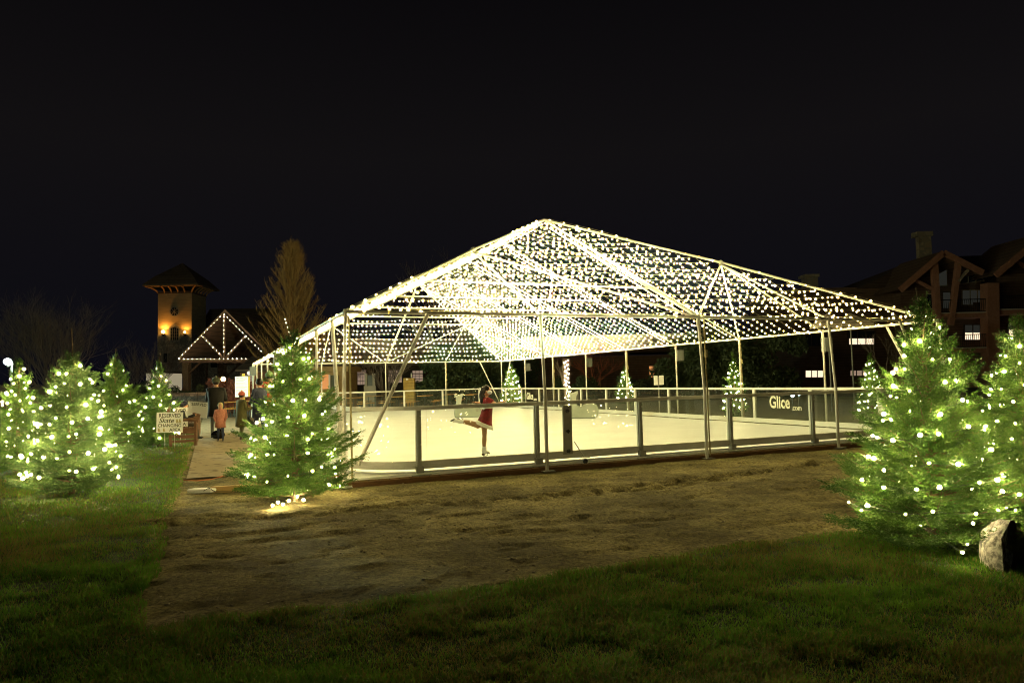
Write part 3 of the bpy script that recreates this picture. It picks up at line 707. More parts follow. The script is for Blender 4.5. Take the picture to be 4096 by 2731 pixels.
def farfir(x, y0, Y, h, R, seed, lab, ll, n_=90, br=.03):
    p = PD(x, 1500, Y); fir((p.x, Y, 0), h, R, seed, lab, ll, n_, br, levels=18, nb=9, tw=6, needle=.055, nw=.014, bulbmat='treebulb_far', turns=8, parts=False)
farfir(2046, 0, 37.5, 2.3, .75, 21, 'small lit fir behind the far end of the rink', 'dense lights on the small fir behind the rink end')
farfir(2500, 0, 40, 2.0, .62, 22, 'low round lit fir beyond the long barrier near the strapped post', 'lights on the low round fir beyond the long barrier', 50)
farfir(2934, 0, 25, 2.1, .50, 23, 'slim lit fir outside the long barrier beside a tent post', 'lights on the slim fir outside the long barrier', 70, .026)
farfir(3482, 0, 23, 1.95, .50, 24, 'small lit fir outside the barrier peeking left of the large right tree', 'lights on the small fir left of the large right tree', 70, .026)
# bulbs lying on the soil below the corner tree
gl = thing('light_string', T(-1.3, -1.7, .02), 'end of a light string lying on the dirt below the corner fir', 'string lights')
pp = [G(1090, 2020, .03), G(1112, 2008, .03), G(1132, 2016, .03), G(1155, 2002, .03), G(1190, 1985, .03), G(1214, 1999, .03), G(1228, 1960, .03), G(1262, 1945, .05)]
V_, F_ = cable(np.array([tuple(p) for p in pp]), .004); mesh_obj('cable', V_, F_, MT['greencable'], None, gl)
for p in pp:
    V_, F_ = bulbs([tuple(p)], .018); mesh_obj('bulb', V_, F_, MT['treebulb'], None, gl)

# ------------------------------------------------------------------ bare trees and dark masses
def bare_tree(name, loc, h, spread, seed, label, stems=1, m='twig', depth=5, rad=.12, ascend=.5, group=None, first=.18, cat='tree'):
    r = random.Random(seed); loc = Vector(loc); t = thing(name, loc, label, cat, group)
    tr = MB(); cr = MB()
    def grow(p, d, ln, ra, lv, mb):
        pts = [p]; q = p
        for k in range(3):
            d = (d+Vector((r.gauss(0, .10), r.gauss(0, .10), r.gauss(.05, .06)*ascend*2))).normalized(); q = q+d*ln/3; pts.append(q)
        mb.tube(pts, [ra, ra*.85, ra*.72, ra*.6], 6 if lv < 2 else 3, False)
        if lv >= depth: return
        kids = 3 if lv < depth-1 else 5
        for k in range(kids):
            pos = pts[3] if k == 0 else pts[r.choice((1, 2, 3))]
            nd = (d*(.9 if k == 0 else .75)+Vector((r.gauss(0, spread), r.gauss(0, spread), r.uniform(-.05, .35)*ascend))).normalized()
            grow(pos, nd, ln*r.uniform(.62, .86), ra*.58, lv+1, cr)
    for s in range(stems):
        a = 2*PI*s/stems+r.random()
        d = Vector((math.cos(a)*.42*(stems > 1), math.sin(a)*.42*(stems > 1), 1)).normalized()
        grow(loc, d, h*.30, rad, 0, tr)
    tr.build('trunk', MT[m], t); cr.build('crown', MT[m], t); return t
p = PD(200, 1560, 55)
bare_tree('bare_tree', (p.x, 55, 0), 9.6, .42, 1, 'large bare tree with fanning stems at the far left', stems=13, rad=.055, depth=5, ascend=.6)
p = PD(1545, 1560, 46)
bare_tree('bare_tree', (p.x, 46, 0), 5.0, .34, 2, 'bare vase shaped tree behind the rear barrier', stems=4, rad=.09, depth=4)
p = PD(1400, 1560, 50)
bare_tree('bare_tree', (p.x, 50, 0), 4.2, .45, 12, 'small bare tree before the arched windows', stems=3, rad=.06, depth=4)
p = PD(2380, 1500, 52)
bare_tree('bare_tree', (p.x, 52, 0), 4.6, .5, 3, 'reddish twiggy tree behind the right eave posts', stems=3, rad=.06, depth=4, m='redshrub')
p = PD(3560, 1500, 34)
bare_tree('bare_tree', (p.x, 34, 0), 4.4, .4, 4, 'thin bare tree before the lit hotel windows on the right', stems=2, rad=.05, depth=4)
p = PD(1330, 1500, 60)
bare_tree('bare_tree', (p.x, 60, 0), 8.4, .38, 5, 'tall bare tree right of the larch behind the left roof slope', stems=4, rad=.10, depth=5)
p = PD(1840, 1500, 62)
bare_tree('bare_tree', (p.x, 62, 0), 14.5, .40, 6, 'tallest bare tree faintly lit behind the tent ridge', stems=4, rad=.14, depth=5)
for x, hh, sd, lb_ in ((520, 5.5, 31, 'left of the tower beside the stone wall'), (610, 6.5, 32, 'closest to the tower on its left')):
    p = PD(x, 1550, 62); bare_tree('bare_tree', (p.x, 62, 0), hh, .3, sd, 'thin dark bare tree '+lb_, stems=4, rad=.05, depth=4)
# larch: pyramid of ascending twigs
def larch(x, Y, h, R, label, seed=5, m='larch'):
    p = PD(x, 1500, Y); loc = Vector((p.x, Y, 0)); t = thing('larch_tree', loc, label, 'tree'); r = random.Random(seed)
    MB().tube([loc, loc+Vector((0, 0, h*.6)), loc+Vector((.05, 0, h))], [.2, .1, .02], 8).build('trunk', MT['bark'], t)
    mb = MB()
    for i in range(230):
        f = .06+.92*r.random()**.8; z = f*h; ln = R*(1-f)**.72*r.uniform(.7, 1.1)+.25; a = r.random()*6.28; el = .45+.55*f
        d = Vector((math.cos(a)*math.cos(el), math.sin(a)*math.cos(el), math.sin(el))); q = loc+Vector((0, 0, z)); pts = [q]
        for k in range(4): d = (d+Vector((r.gauss(0, .05), r.gauss(0, .05), .13))).normalized(); pts.append(pts[-1]+d*ln/3)
        mb.tube(pts, [.03, .022, .016, .012, .006], 4, False)
        for k in range(26):
            s = r.uniform(.15, 1)*3.99; b0 = pts[int(s)]; b0 = b0+(pts[int(s)+1]-b0)*(s-int(s))
            dd = (d*.5+Vector((r.gauss(0, .5), r.gauss(0, .5), .55))).normalized(); e1 = b0+dd*r.uniform(.15, .5)
            mb.tube([b0, e1], [.012, .004], 3, False)
            for _k in range(2):
                b1 = b0+(e1-b0)*r.random(); mb.tube([b1, b1+Vector((r.gauss(0, .12), r.gauss(0, .12), .16))], [.007, .003], 3, False)
    mb.build('crown', MT[m], t)
larch(1172, 47, 10.6, 3.3, 'tall pyramidal leafless larch glowing brown behind the left eave')
def clump(name, x, Y, wd, h, label, seed, m='darkneedle', n_=9000, kind=None, cat='shrub', conical=False, leaf=.10):
    r = np.random.default_rng(seed); p = PD(x, 1500, Y); c = np.array([p.x, Y, 0.])
    nc = 26; cc = np.stack([r.uniform(-1, 1, nc)*wd/2, r.uniform(-1, 1, nc)*wd*.25, r.uniform(.1, 1, nc)*h*.85], 1); rr = r.uniform(.12, .26, nc)*min(wd, h)*1.0
    if conical: cc[:, 0] *= (1-cc[:, 2]/h); cc[:, 1] *= (1-cc[:, 2]/h); rr *= (1.15-cc[:, 2]/h)
    i = r.integers(0, nc, n_); d = r.normal(size=(n_, 3)); d /= np.linalg.norm(d, axis=1)[:, None]; P = cc[i]+d*(rr[i]*r.uniform(.55, 1.1, n_))[:, None]
    P[:, 2] = np.clip(P[:, 2], .02, None); P += c
    a = r.normal(size=(n_, 3)); a /= np.linalg.norm(a, axis=1)[:, None]; b_ = np.cross(a, r.normal(size=(n_, 3))); b_ /= np.linalg.norm(b_, axis=1)[:, None]
    s = leaf*r.uniform(.5, 1.3, n_)[:, None]; V = np.stack([P-a*s, P+b_*s*.4, P+a*s, P-b_*s*.4], 1).reshape(-1, 3); F = np.arange(n_*4).reshape(-1, 4)
    t = thing(name, c, label, cat); mesh_obj('crown' if cat == 'tree' else 'foliage', V, F, MT[m], None, t)
    q = MB(); cv = Vector(c); q.tube([cv, cv+Vector((0, 0, h*.8))], [.12, .03], 6); q.build('trunk' if cat == 'tree' else 'stem', MT['bark'], t)
    return t
clump('spruce_tree', 1830, 46, 5.2, 4.0, 'wide dark spruce behind the rear barrier and beer tables', 1, cat='tree', n_=14000, leaf=.14)
clump('spruce_tree', 2010, 58, 5, 5.2, 'dark spruce beyond the far right corner of the rink', 2, cat='tree', n_=8000, leaf=.16)
clump('spruce_tree', 2960, 44, 6.5, 4.6, 'dense dark evergreen beyond the slim lit fir', 3, cat='tree', n_=14000, leaf=.15)
clump('spruce_tree', 2780, 46, 5.5, 4.3, 'dark evergreen left of the dense one beyond the barrier', 4, cat='tree', n_=10000, leaf=.15)
clump('shrub', 2400, 45, 6, 1.6, 'low dark shrubs beyond the right barrier below the reddish tree', 5, 'shrub', 9000)
clump('shrub', 935, 40, 1.9, 1.9, 'rusty red leaved shrub behind the rules board', 6, 'redshrub', 5000)
clump('shrub', 690, 56, 4.4, 1.8, 'dark green clipped shrub at the foot of the tower', 7, 'shrub', 7000)
clump('shrub', 110, 50, 9, 2.6, 'tangled dark undergrowth below the big bare tree', 8, 'twig', 9000, leaf=.12)
clump('shrub', 480, 58, 7, 2.2, 'dark hedge running towards the tower behind the left firs', 9, 'shrub', 9000)
clump('shrub', 1290, 62, 5, 3.4, 'dark evergreen hedge behind the larch', 10, 'shrub', 7000)

# ------------------------------------------------------------------ tower
Yt = 80; pt = lambda x, y, Y=Yt: PD(x, y, Y)
tw_ = thing('clock_tower', (pt(700, 1550).x, Yt, 0), 'square stone and plaster tower with flared pyramid roof and two amber wall lamps', 'tower')
def upto(p, z): return Vector((p.x, p.y, z))
xl = pt(631, 1400).x; xr = pt(766, 1400).x; wt = xr-xl; zt = pt(700, 1174).z; zb = pt(700, 1338).z
ang = math.radians(0.5)                                      # tower turned so that its right side shows
ex = Vector((math.cos(ang), math.sin(ang), 0)); ey = Vector((-ex.y, ex.x, 0))
bl = Vector((xl, Yt, 0)); 
def tq(a, b_, z): return bl+ex*a+ey*b_+Vector((0, 0, z))
Wt = wt/math.cos(ang)
dside = Wt
def slab(z0_, z1_, g, m_, nm): MB().prism([tq(-g, -g, z0_), tq(Wt+g, -g, z0_), tq(Wt+g, dside+g, z0_), tq(-g, dside+g, z0_)], (0, 0, z1_-z0_)).build(nm, m_, tw_)
slab(0, zb, .03, MT['stone'], 'stone_base'); slab(zb, zt, 0, MT['tower_plaster'], 'plaster_wall')
slab(zt, zt+.25, .06, MT['timber'], 'cornice')
ze = pt(700, 1140).z; za = pt(731, 1040).z; ov = (pt(631, 1100).x-pt(576, 1100).x)*.74
rf = MB(); c_ = tq(Wt/2, dside/2, za)
E4 = [tq(-ov, -ov, ze), tq(Wt+ov, -ov, ze), tq(Wt+ov, dside+ov, ze), tq(-ov, dside+ov, ze)]
M4 = [tq(-ov*.2, -ov*.2, ze+(za-ze)*.36), tq(Wt+ov*.2, -ov*.2, ze+(za-ze)*.36), tq(Wt+ov*.2, dside+ov*.2, ze+(za-ze)*.36), tq(-ov*.2, dside+ov*.2, ze+(za-ze)*.36)]
L4 = [p-Vector((0, 0, .18)) for p in E4]
rf.add(L4+E4+M4+[c_], [(3, 2, 1, 0)]+[(i, (i+1) % 4, 4+(i+1) % 4, 4+i) for i in range(4)]+[(4+i, 4+(i+1) % 4, 8+(i+1) % 4, 8+i) for i in range(4)]+[(8+i, 8+(i+1) % 4, 12) for i in range(4)])
rf.build('roof', MT['roof'], tw_)
def bracket(a, b_, da, db):
    q = MB(); pts = []
    for k in range(7):
        s = k/6; o = ov*.85*(s**1.6); z = zt+.1+(ze-.2-zt-.1)*(1-(1-s)**1.5)
        pts.append(tq(a+da*o, b_+db*o, z))
    q.tube(pts, .09, 6); q.build('roof_bracket', MT['brk'], tw_)
MT['brk'] = mat('bracket_timber', (.30, .15, .05), .7)
for k in range(6): bracket(Wt*k/5, 0, 0 if 0 < k < 5 else (-1 if k == 0 else 1), -1)
for k in range(1, 6): bracket(Wt, dside*k/5, 1, 0)
def tpx(x, y, out=.05):
    """pixel on the tower's front face"""
    r = ray(x, y); nrm = -ey; p0 = tq(0, -out, 0); t = (p0-C0).dot(nrm)/r.dot(nrm); return C0+r*t
def facepoly(name, pix, m_, parent, out, th=.06): return MB().prism([tpx(x, y, out) for x, y in pix], nrm_th*th).build(name, m_, parent)
nrm_th = ey
rw = facepoly('round_window', [(697+20*math.cos(a), 1246+21*math.sin(a)) for a in np.linspace(0, 2*PI, 24, False)], MT['trim'], tw_, .10)
facepoly('pane', [(697+15.5*math.cos(a), 1246+16.5*math.sin(a)) for a in np.linspace(0, 2*PI, 24, False)], MT['winglass'], rw, .14)
q = MB()
for a in (0, PI/4, PI/2, 3*PI/4): q.bar(tpx(697+15*math.cos(a), 1246+16*math.sin(a), .16), tpx(697-15*math.cos(a), 1246-16*math.sin(a), .16), .04, .04)
q.build('glazing_bar', MT['trim'], rw)
arch = lambda x0, x1, ys, y0, y1, n_=8: [(x0, y1), (x0, ys)]+[((x0+x1)/2-(x1-x0)/2*math.cos(PI*k/n_), ys-(ys-y0)*math.sin(PI*k/n_)) for k in range(1, n_)]+[(x1, ys), (x1, y1)]
wd_ = facepoly('window', [(677, 1363), (677, 1308), (697, 1293), (717, 1308), (717, 1363)], MT['trim'], tw_, .10)
facepoly('pane', [(682, 1360), (682, 1314), (697, 1308), (713, 1314), (713, 1360)], MT['winglass'], wd_, .14)
q = MB()
for x in (690, 697.5, 705): q.bar(tpx(x, 1312, .16), tpx(x, 1360, .16), .03, .03)
for y in (1322, 1334, 1346): q.bar(tpx(682, y, .16), tpx(713, y, .16), .03, .03)
q.build('glazing_bar', MT['trim'], wd_)
wd_ = facepoly('window', [(650, 1452), (650, 1409), (672, 1409), (672, 1452)], MT['trim'], tw_, .10)
facepoly('pane', [(654, 1449), (654, 1412), (668, 1412), (668, 1449)], MT['winglass'], wd_, .14)
wd_ = facepoly('window', arch(660, 731, 1510, 1491, 1556), MT['trim'], tw_, .10)
facepoly('pane', arch(663, 728, 1509, 1494, 1509.5)[1:-1], MT['litwin_white'], wd_, .14)
for a, b_ in ((663, 684), (687, 708), (711, 728)): facepoly('pane', [(a, 1512), (b_, 1512), (b_, 1553), (a, 1553)], MT['litwin_cool'], wd_, .14)
for x, y, lab, pw in ((653, 1327, 'left', 300), (739, 1328, 'right', 110)):
    lp = thing('wall_lamp', tpx(x, y, .35), f'amber uplight on the {lab} of the arched tower window', 'wall lamp', 'amber lamps on the tower')
    MB().ball(tpx(x, y, .35), .19 if lab == 'left' else .12, 10, 7).build('bulb', MT['sconce'], lp)
    q = MB(); c = tpx(x, y+9, .25); q.tube([c-Vector((0, 0, .25)), c+Vector((0, 0, .05))], [.08, .2], 8); q.build('holder', MT['timber'], lp)
    sd = bpy.data.lights.new('wall_lamp_light', 'SPOT'); so = bpy.data.objects.new('wall_lamp_light', sd); col.objects.link(so)
    sd.energy = pw; sd.color = (1, .42, .06); sd.spot_size = math.radians(150); sd.spot_blend = .6; sd.shadow_soft_size = .1
    so.location = tpx(x, y-7, .38); so.rotation_euler = (math.radians(180-15), 0, 0); so.parent = None
# ------------------------------------------------------------------ pavilion with lit gable
Yp = 60; pp_ = lambda x, y, Y=Yp: PD(x, y, Y)
pv = thing('pavilion', (pp_(900, 1500).x, Yp, 0), 'open timber pavilion whose gable is outlined with white bulbs', 'pavilion')
Lp, Ap, Rp = pp_(712, 1441), pp_(900, 1246), pp_(1086, 1441); Rp.z = Lp.z
dep = Vector((1.2, 9, 0)); q = MB(); tk = Vector((0, 0, .22))
q.add([Lp, Ap, Rp, Lp+tk, Ap+tk, Rp+tk]+[v+dep for v in (Lp, Ap, Rp, Lp+tk, Ap+tk, Rp+tk)], [(3, 4, 10, 9), (4, 5, 11, 10), (0, 6, 7, 1), (1, 7, 8, 2), (0, 1, 4, 3), (1, 2, 5, 4), (6, 9, 10, 7), (7, 10, 11, 8), (0, 3, 9, 6), (2, 8, 11, 5)])
q.build('roof', MT['roof'], pv)
fr_ = Vector((0, -.12, 0)); q = MB()
def pbar(a, b_, w_=.2): q.bar(pp_(*a)+fr_, pp_(*b_)+fr_, .16, w_)
pbar((722, 1444), (1076, 1444), .3); pbar((900, 1262), (900, 1432)); pbar((816, 1345), (893, 1430)); pbar((984, 1345), (907, 1430)); q.build('gable_truss', MT['timber'], pv)
for x, w_ in ((742, .5), (1062, .5)):
    c = pp_(x, 1500); z1 = Lp.z-.1
    MB().box((c.x, Yp+.2, .5+z1/2), w_, w_, z1-.9).build('post', MT['bark'], pv); q = MB(); q.box((c.x, Yp+.2, .55), 1.3, 1.3, 1.3); q.build('stone_pier', MT['stone'], pv)
q = MB()
for s in (-1, 1):
    c = pp_(742 if s < 0 else 1062, 1500).x; q.bar((c-s*.1, Yp+.1, 2.6), (c-s*1.3, Yp+.1, Lp.z-.15), .14, .14)
q.build('knee_brace', MT['timber'], pv)
def px_string(name, segs, Y, n_, r, label, out=-.3, group='bulb lines on the pavilion gable'):
    o = thing(name, PD(*segs[0], Y), label, 'string lights', group); P = []
    for (a, b_) in zip(segs[:-1], segs[1:]):
        A_ = PD(*a, Y)+Vector((0, out, 0)); B_ = PD(*b_, Y)+Vector((0, out, 0)); k = max(2, int((B_-A_).length/n_))
        for t in range(k): P.append(tuple(A_+(B_-A_)*((t+rng.uniform(-.1, .1))/k)))
    V1, F1 = cable(np.array(P), .012); mesh_obj('cable', V1, F1, MT['cable'], None, o)
    V2, F2 = bulbs(P, r*rng.uniform(.75, 1.25, len(P)))
    tag(mesh_obj('bulbs', V2, F2, MT['gablebulb'], None, o), kind='stuff')
px_string('light_string', [(722, 1433), (900, 1254)], Yp, .36, .026, 'bulbs up the left edge of the pavilion gable')
px_string('light_string', [(902, 1258), (1062, 1418)], Yp, .36, .026, 'bulbs down the right edge of the pavilion gable')
px_string('light_string', [(722, 1436), (1060, 1434)], Yp, .36, .026, 'bulbs along the bottom beam of the pavilion gable')
px_string('light_string', [(901, 1268), (901, 1422)], Yp, .36, .026, 'vertical row of bulbs down the middle of the pavilion gable')
px_string('light_string', [(818, 1350), (897, 1428)], Yp, .36, .026, 'slanting bulbs from the left edge to the foot of the pavilion gable')
px_string('light_string', [(984, 1350), (905, 1428)], Yp, .36, .026, 'slanting bulbs from the right edge to the foot of the pavilion gable')
px_string('light_string', [(1140, 1275), (1150, 1310), (1166, 1365)], 46, .24, .024, 'short drooping row of bulbs before the larch', 0, None)
lp = thing('lantern', pp_(893, 1516, 52), 'bright orange white lantern under the pavilion', 'lantern'); c = pp_(893, 1516, 52)
MT['lantern'] = emis('lantern_glow', (1, .62, .25), 22)
MB().ball(c, .17, 10, 7).build('bulb', MT['lantern'], lp); q = MB(); q.tube([(c.x, c.y, -.02), (c.x, c.y, c.z-.15)], .035, 6); q.build('pole', MT['timber'], lp)
ll_ = bpy.data.lights.new('lantern_light', 'POINT'); lq = bpy.data.objects.new('lantern_light', ll_); col.objects.link(lq); ll_.energy = 500; ll_.color = (1, .6, .25); ll_.shadow_soft_size = .2; lq.location = c+Vector((0, 0, .25))
# hall behind tower and pavilion
hb = thing('stone_hall', (pt(930, 1500, 86).x, 86, 0), 'long dark hall with tiled roof behind the pavilion', 'building')
def rbox(x0, x1, y0, Y, depth, nm, m_, par, z0_=0., y1=None):
    a = PD(x0, y0, Y); b_ = PD(x1, y0, Y); zt_ = PD((x0+x1)/2, y0, Y).z
    zb_ = PD((x0+x1)/2, y1, Y).z if y1 else z0_
    return MB().box(((a.x+b_.x)/2, Y+depth/2, (zt_+zb_)/2), b_.x-a.x, depth, zt_-zb_).build(nm, m_, par)
rbox(770, 1180, 1370, 86, 8, 'wall', MT['stone'], hb)
a, b_, c, d = PD(755, 1375, 85.5), PD(1200, 1372, 85.5), PD(1150, 1232, 91), PD(840, 1236, 91)
q = MB(); q.add([a, b_, c, d, a+Vector((0, 11, 0)), b_+Vector((0, 11, 0))], [(0, 1, 2, 3), (5, 4, 3, 2), (1, 5, 2), (4, 0, 3), (0, 4, 5, 1)]); q.build('roof', MT['roof'], hb)
for x0, x1, y0, y1, mm_ in ((892, 905, 1350, 1430, 'curtain'), (842, 868, 1415, 1470, 'curtain')):
    f_ = rbox(x0-2, x1+2, y0-2, 85.7, .3, 'window', MT['trim'], hb, y1=y1+2); rbox(x0, x1, y0, 85.6, .3, 'pane', MT['winglass'], f_, y1=y1)
sh = thing('cream_shop', (PD(605, 1500, 70).x, 70, 0), 'cream wall with painted-in glow of a small building left of the tower', 'building')
rbox(585, 633, 1492, 70, 5, 'wall', MT['creamglow'] if 'creamglow' in MT else mat('cream_wall_glow', (.75, .68, .48), .8, em=(1, .85, .55), es=.30), sh)  # wall gives off its own glow in place of lamp light
f_ = rbox(613, 631, 1515, 69.8, .3, 'window', MT['timber'], sh, y1=1552); rbox(615, 629, 1518, 69.7, .3, 'pane', MT['litwin_cool'], f_, y1=1549)
rbox(580, 640, 1486, 69.4, 6, 'roof', MT['roof'], sh, y1=1492)
kh = thing('brick_kiosk', (PD(1000, 1500, 50).x, 50, 0), 'small brick building with bright white barred window behind the rules board', 'building')
rbox(960, 1085, 1488, 50, 5, 'wall', mat('kiosk_brick', (.20, .09, .05), .85, ns=5), kh)
a, b_ = PD(940, 1486, 49), PD(1100, 1482, 49); q = MB(); q.prism([a, b_, b_+Vector((0, 3, 1.0)), a+Vector((0, 3, 1.0))], (0, 0, .12)); q.build('roof', MT['roof'], kh)
f_ = rbox(976, 1008, 1500, 49.9, .2, 'window', MT['paletrim'], kh, y1=1549)
for i_ in range(2):
    for j_ in range(4): rbox(979+i_*14.5, 991+i_*14.5, 1503+j_*11.5, 49.85, .2, 'pane', MT['litwin_dim'], f_, y1=1512+j_*11.5)
q = MB(); q.ball(PD(996, 1492, 48.9), .14); q.build('eave_lamp', MT['litwin_white'], kh)
# low stone terrace walls
for i_, (x0, x1, yt_, Y, lb_) in enumerate(((640, 870, 1585, 50, 'lower of the two dark stone terrace walls left of the path'), (650, 1000, 1572, 55, 'upper dark stone terrace wall below the pavilion'))):
    a = PD(x0, yt_, Y); b_ = PD(x1, yt_, Y); q = MB(); r = random.Random(i_)
    x = a.x
    for row in range(3):
        x = a.x; zz = max(a.z, .4)*row/3
        while x < b_.x:
            wd = r.uniform(.5, 1.2); q.box((x+wd/2, Y+r.uniform(-.06, .06)-row*-.08, zz+max(a.z, .4)/6), wd*.97, .6, max(a.z, .4)/3*.96); x += wd
    single('stone_wall', q, MT['stone'], (a.x, Y, 0), lb_, 'wall')

# ------------------------------------------------------------------ buildings behind the rink
hl = thing('long_hall', (PD(1500, 1500, 64).x, 64, 0), 'low hall with arched lit windows behind the beer tables', 'building')
MT['hallwall'] = mat('hall_wall', (.05, .035, .02), .9, ns=3, c2=(.08, .055, .03))
rbox(1150, 1960, 1462, 64, 8, 'wall', MT['hallwall'], hl)
a, b_ = PD(1130, 1462, 63), PD(1980, 1458, 63); q = MB(); q.prism([a, a+Vector((0, 9, 0)), a+Vector((1, 4.5, 2.6))], b_-a); q.build('roof', MT['roof'], hl)
def awin(x0, x1, y0, y1, Y, par, m_, bars=(2, 3), lit2=None):
    f_ = rbox(x0-3, x1+3, y0-3, Y-.15, .3, 'window', MT['trim2'], par, y1=y1+3)
    ym = y0+(y1-y0)*.3
    rbox(x0, x1, y0, Y-.25, .2, 'pane', MT[m_], f_, y1=ym-1); rbox(x0, x1, ym+1, Y-.25, .2, 'pane', MT[lit2 or m_], f_, y1=y1)
    q = MB()
    for k in range(1, bars[0]+1):
        x = x0+(x1-x0)*k/(bars[0]+1); q.bar(PD(x, y0, Y-.32), PD(x, y1, Y-.32), .035, .035)
    for k in range(1, bars[1]+1):
        y = y0+(y1-y0)*k/(bars[1]+1); q.bar(PD(x0, y, Y-.32), PD(x1, y, Y-.32), .035, .035)
    q.build('glazing_bar', MT['trim2'], f_)
MT['trim2'] = mat('dark_window_frame', (.04, .03, .02), .7)
awin(1386, 1402, 1482, 1540, 64, hl, 'litwin_dim'); awin(1430, 1462, 1480, 1538, 64, hl, 'litwin_dim'); awin(1553, 1606, 1480, 1530, 64, hl, 'curtain2' if 0 else 'litwin_dimmer' if 0 else 'litwin_dim')
awin(1650, 1690, 1482, 1527, 64, hl, 'litwin_dim'); awin(2010, 2040, 1490, 1510, 64.4, hl, 'litwin_dim')
# food hut
hut = thing('food_hut', (PD(1290, 1500, 42).x, 42, 0), 'wooden food hut with orange lit opening and chalkboard left behind the rink', 'hut')
MT['hutwood'] = mat('hut_wood', (.22, .14, .05), .8, ns=3, c2=(.3, .2, .08))
rbox(1215, 1385, 1488, 43, 3, 'wall', MT['hutwood'], hut, y1=1640); rbox(1205, 1392, 1466, 42.6, 3.8, 'roof', MT['hutwood'], hut, y1=1487)
rbox(1238, 1314, 1499, 42.8, .15, 'lit_opening', MT['litwin_orange'], hut, y1=1556); rbox(1314, 1320, 1499, 42.6, .3, 'door_frame', MT['paletrim'], hut, y1=1557)
rbox(1323, 1352, 1500, 42.75, .15, 'chalkboard', mat('chalkboard', (.05, .055, .035), .8, ns=30, c2=(.08, .08, .05)), hut, y1=1556); rbox(1232, 1356, 1558, 42.4, .5, 'counter', MT['hutwood'], hut, y1=1562)
# timber cabinet
cb = thing('timber_cabinet', (PD(1634, 1500, 41).x, 41, 0), 'tall yellow plank panel with a white socket box behind the beer tables', 'cabinet')
rbox(1613, 1656, 1512, 41, .5, 'plank_panel', MT['yellowwood'], cb); rbox(1624, 1632, 1513, 40.9, .1, 'socket_box', MT['white'], cb, y1=1520)
rbox(1643, 1646, 1492, 41.1, .06, 'rod', MT['alu'], cb, y1=1512)
dr = thing('doorway_screen', (PD(1480, 1500, 45).x, 45, 0), 'grey doorway between two pale timber posts with a low board in front', 'doorway')
rbox(1469, 1488, 1500, 45, .3, 'grey_door', mat('grey_door', (.10, .11, .10), .7), dr); rbox(1458, 1467, 1494, 44.9, .3, 'post', MT['trim'], dr); rbox(1489, 1500, 1494, 44.9, .3, 'post', MT['trim'], dr); rbox(1455, 1503, 1543, 44.5, .1, 'low_board', MT['trim'], dr)
# beer tables
def beer_set(p, ang, lab, top=True):
    c = Vector(p); ax = Vector((math.cos(ang), math.sin(ang), 0)); ay = Vector((-ax.y, ax.x, 0))
    def item(name, c, w_, h_, cat, lb):
        t = thing(name, c, lb, cat, cat+'s behind the rink'); q = MB(); q.box(c+Vector((0, 0, h_)), 1.6, w_, .035, ax); q.build('tabletop' if cat == 'beer table' else 'seat', MT['tableorange'], t)
        for s in (-.62, .62):
            q = MB(); 
            for e in (-1, 1): q.tube([c+ax*s+ay*e*w_*.4, c+ax*s*.92+ay*e*w_*.36+Vector((0, 0, h_-.02))], .015, 6)
            q.bar(c+ax*s+ay*w_*.38+Vector((0, 0, .2)), c+ax*s-ay*w_*.38+Vector((0, 0, .2)), .02, .02); q.build('leg', MT['steelgreen'], t)
    item('beer_table', c, .5, .76, 'beer table', 'orange wooden beer table '+lab)
    item('beer_bench', c+ay*.62, .25, .46, 'beer bench', 'far side orange bench of the beer table '+lab); item('beer_bench', c-ay*.62, .25, .46, 'beer bench', 'near side orange bench of the beer table '+lab)
for x, Y, an, lb_ in ((1420, 37.5, 1.32, 'closest to the food hut'), (1500, 41.5, 1.42, 'before the grey doorway'), (1590, 37.5, 1.35, 'right in front of the yellow plank cabinet'), (1700, 38.5, 1.45, 'one place right of the yellow cabinet'), (1800, 41, 1.4, 'beside the wide dark spruce'), (1885, 38.8, 1.5, 'behind the skater'), (905, 34, 1.0, 'beside the path left of the rules board'), (1010, 36, .9, 'behind the rules board')):
    p = PD(x, 1560, Y); beer_set((p.x, Y, 0), an, lb_)
# dark lodge wing with one warm window behind the right side
lw = thing('lodge_wing', (PD(2600, 1500, 66).x, 66, 0), 'dark lodge wing with a single warm lit window behind the right barrier', 'building')
rbox(2120, 3060, 1420, 66, 6, 'wall', MT['siding'], lw); awin(2598, 2617, 1464, 1512, 66, lw, 'litwin_orange'); awin(2622, 2640, 1464, 1512, 66, lw, 'curtain')
awin(2100, 2128, 1478, 1492, 66, lw, 'litwin_dim', (3, 1))
a, b_ = PD(2090, 1420, 65.5), PD(3090, 1400, 65.5); b_.z = a.z; q = MB(); q.prism([a, a+Vector((0, 7, 0)), a+Vector((0, 3.5, 1.9))], b_-a); q.build('roof', MT['roof'], lw)

# ------------------------------------------------------------------ hotel
Yh = 57
ho = thing('hotel', (PD(3800, 1500, Yh).x, Yh, 0), 'large dark timber hotel with gables, balconies and a few lit windows on the right', 'hotel')
rbox(3160, 3610, 1150, Yh+1.5, 10, 'wall', MT['siding'], ho); rbox(3610, 4700, 1158, Yh, 12, 'wall', MT['siding'], ho)
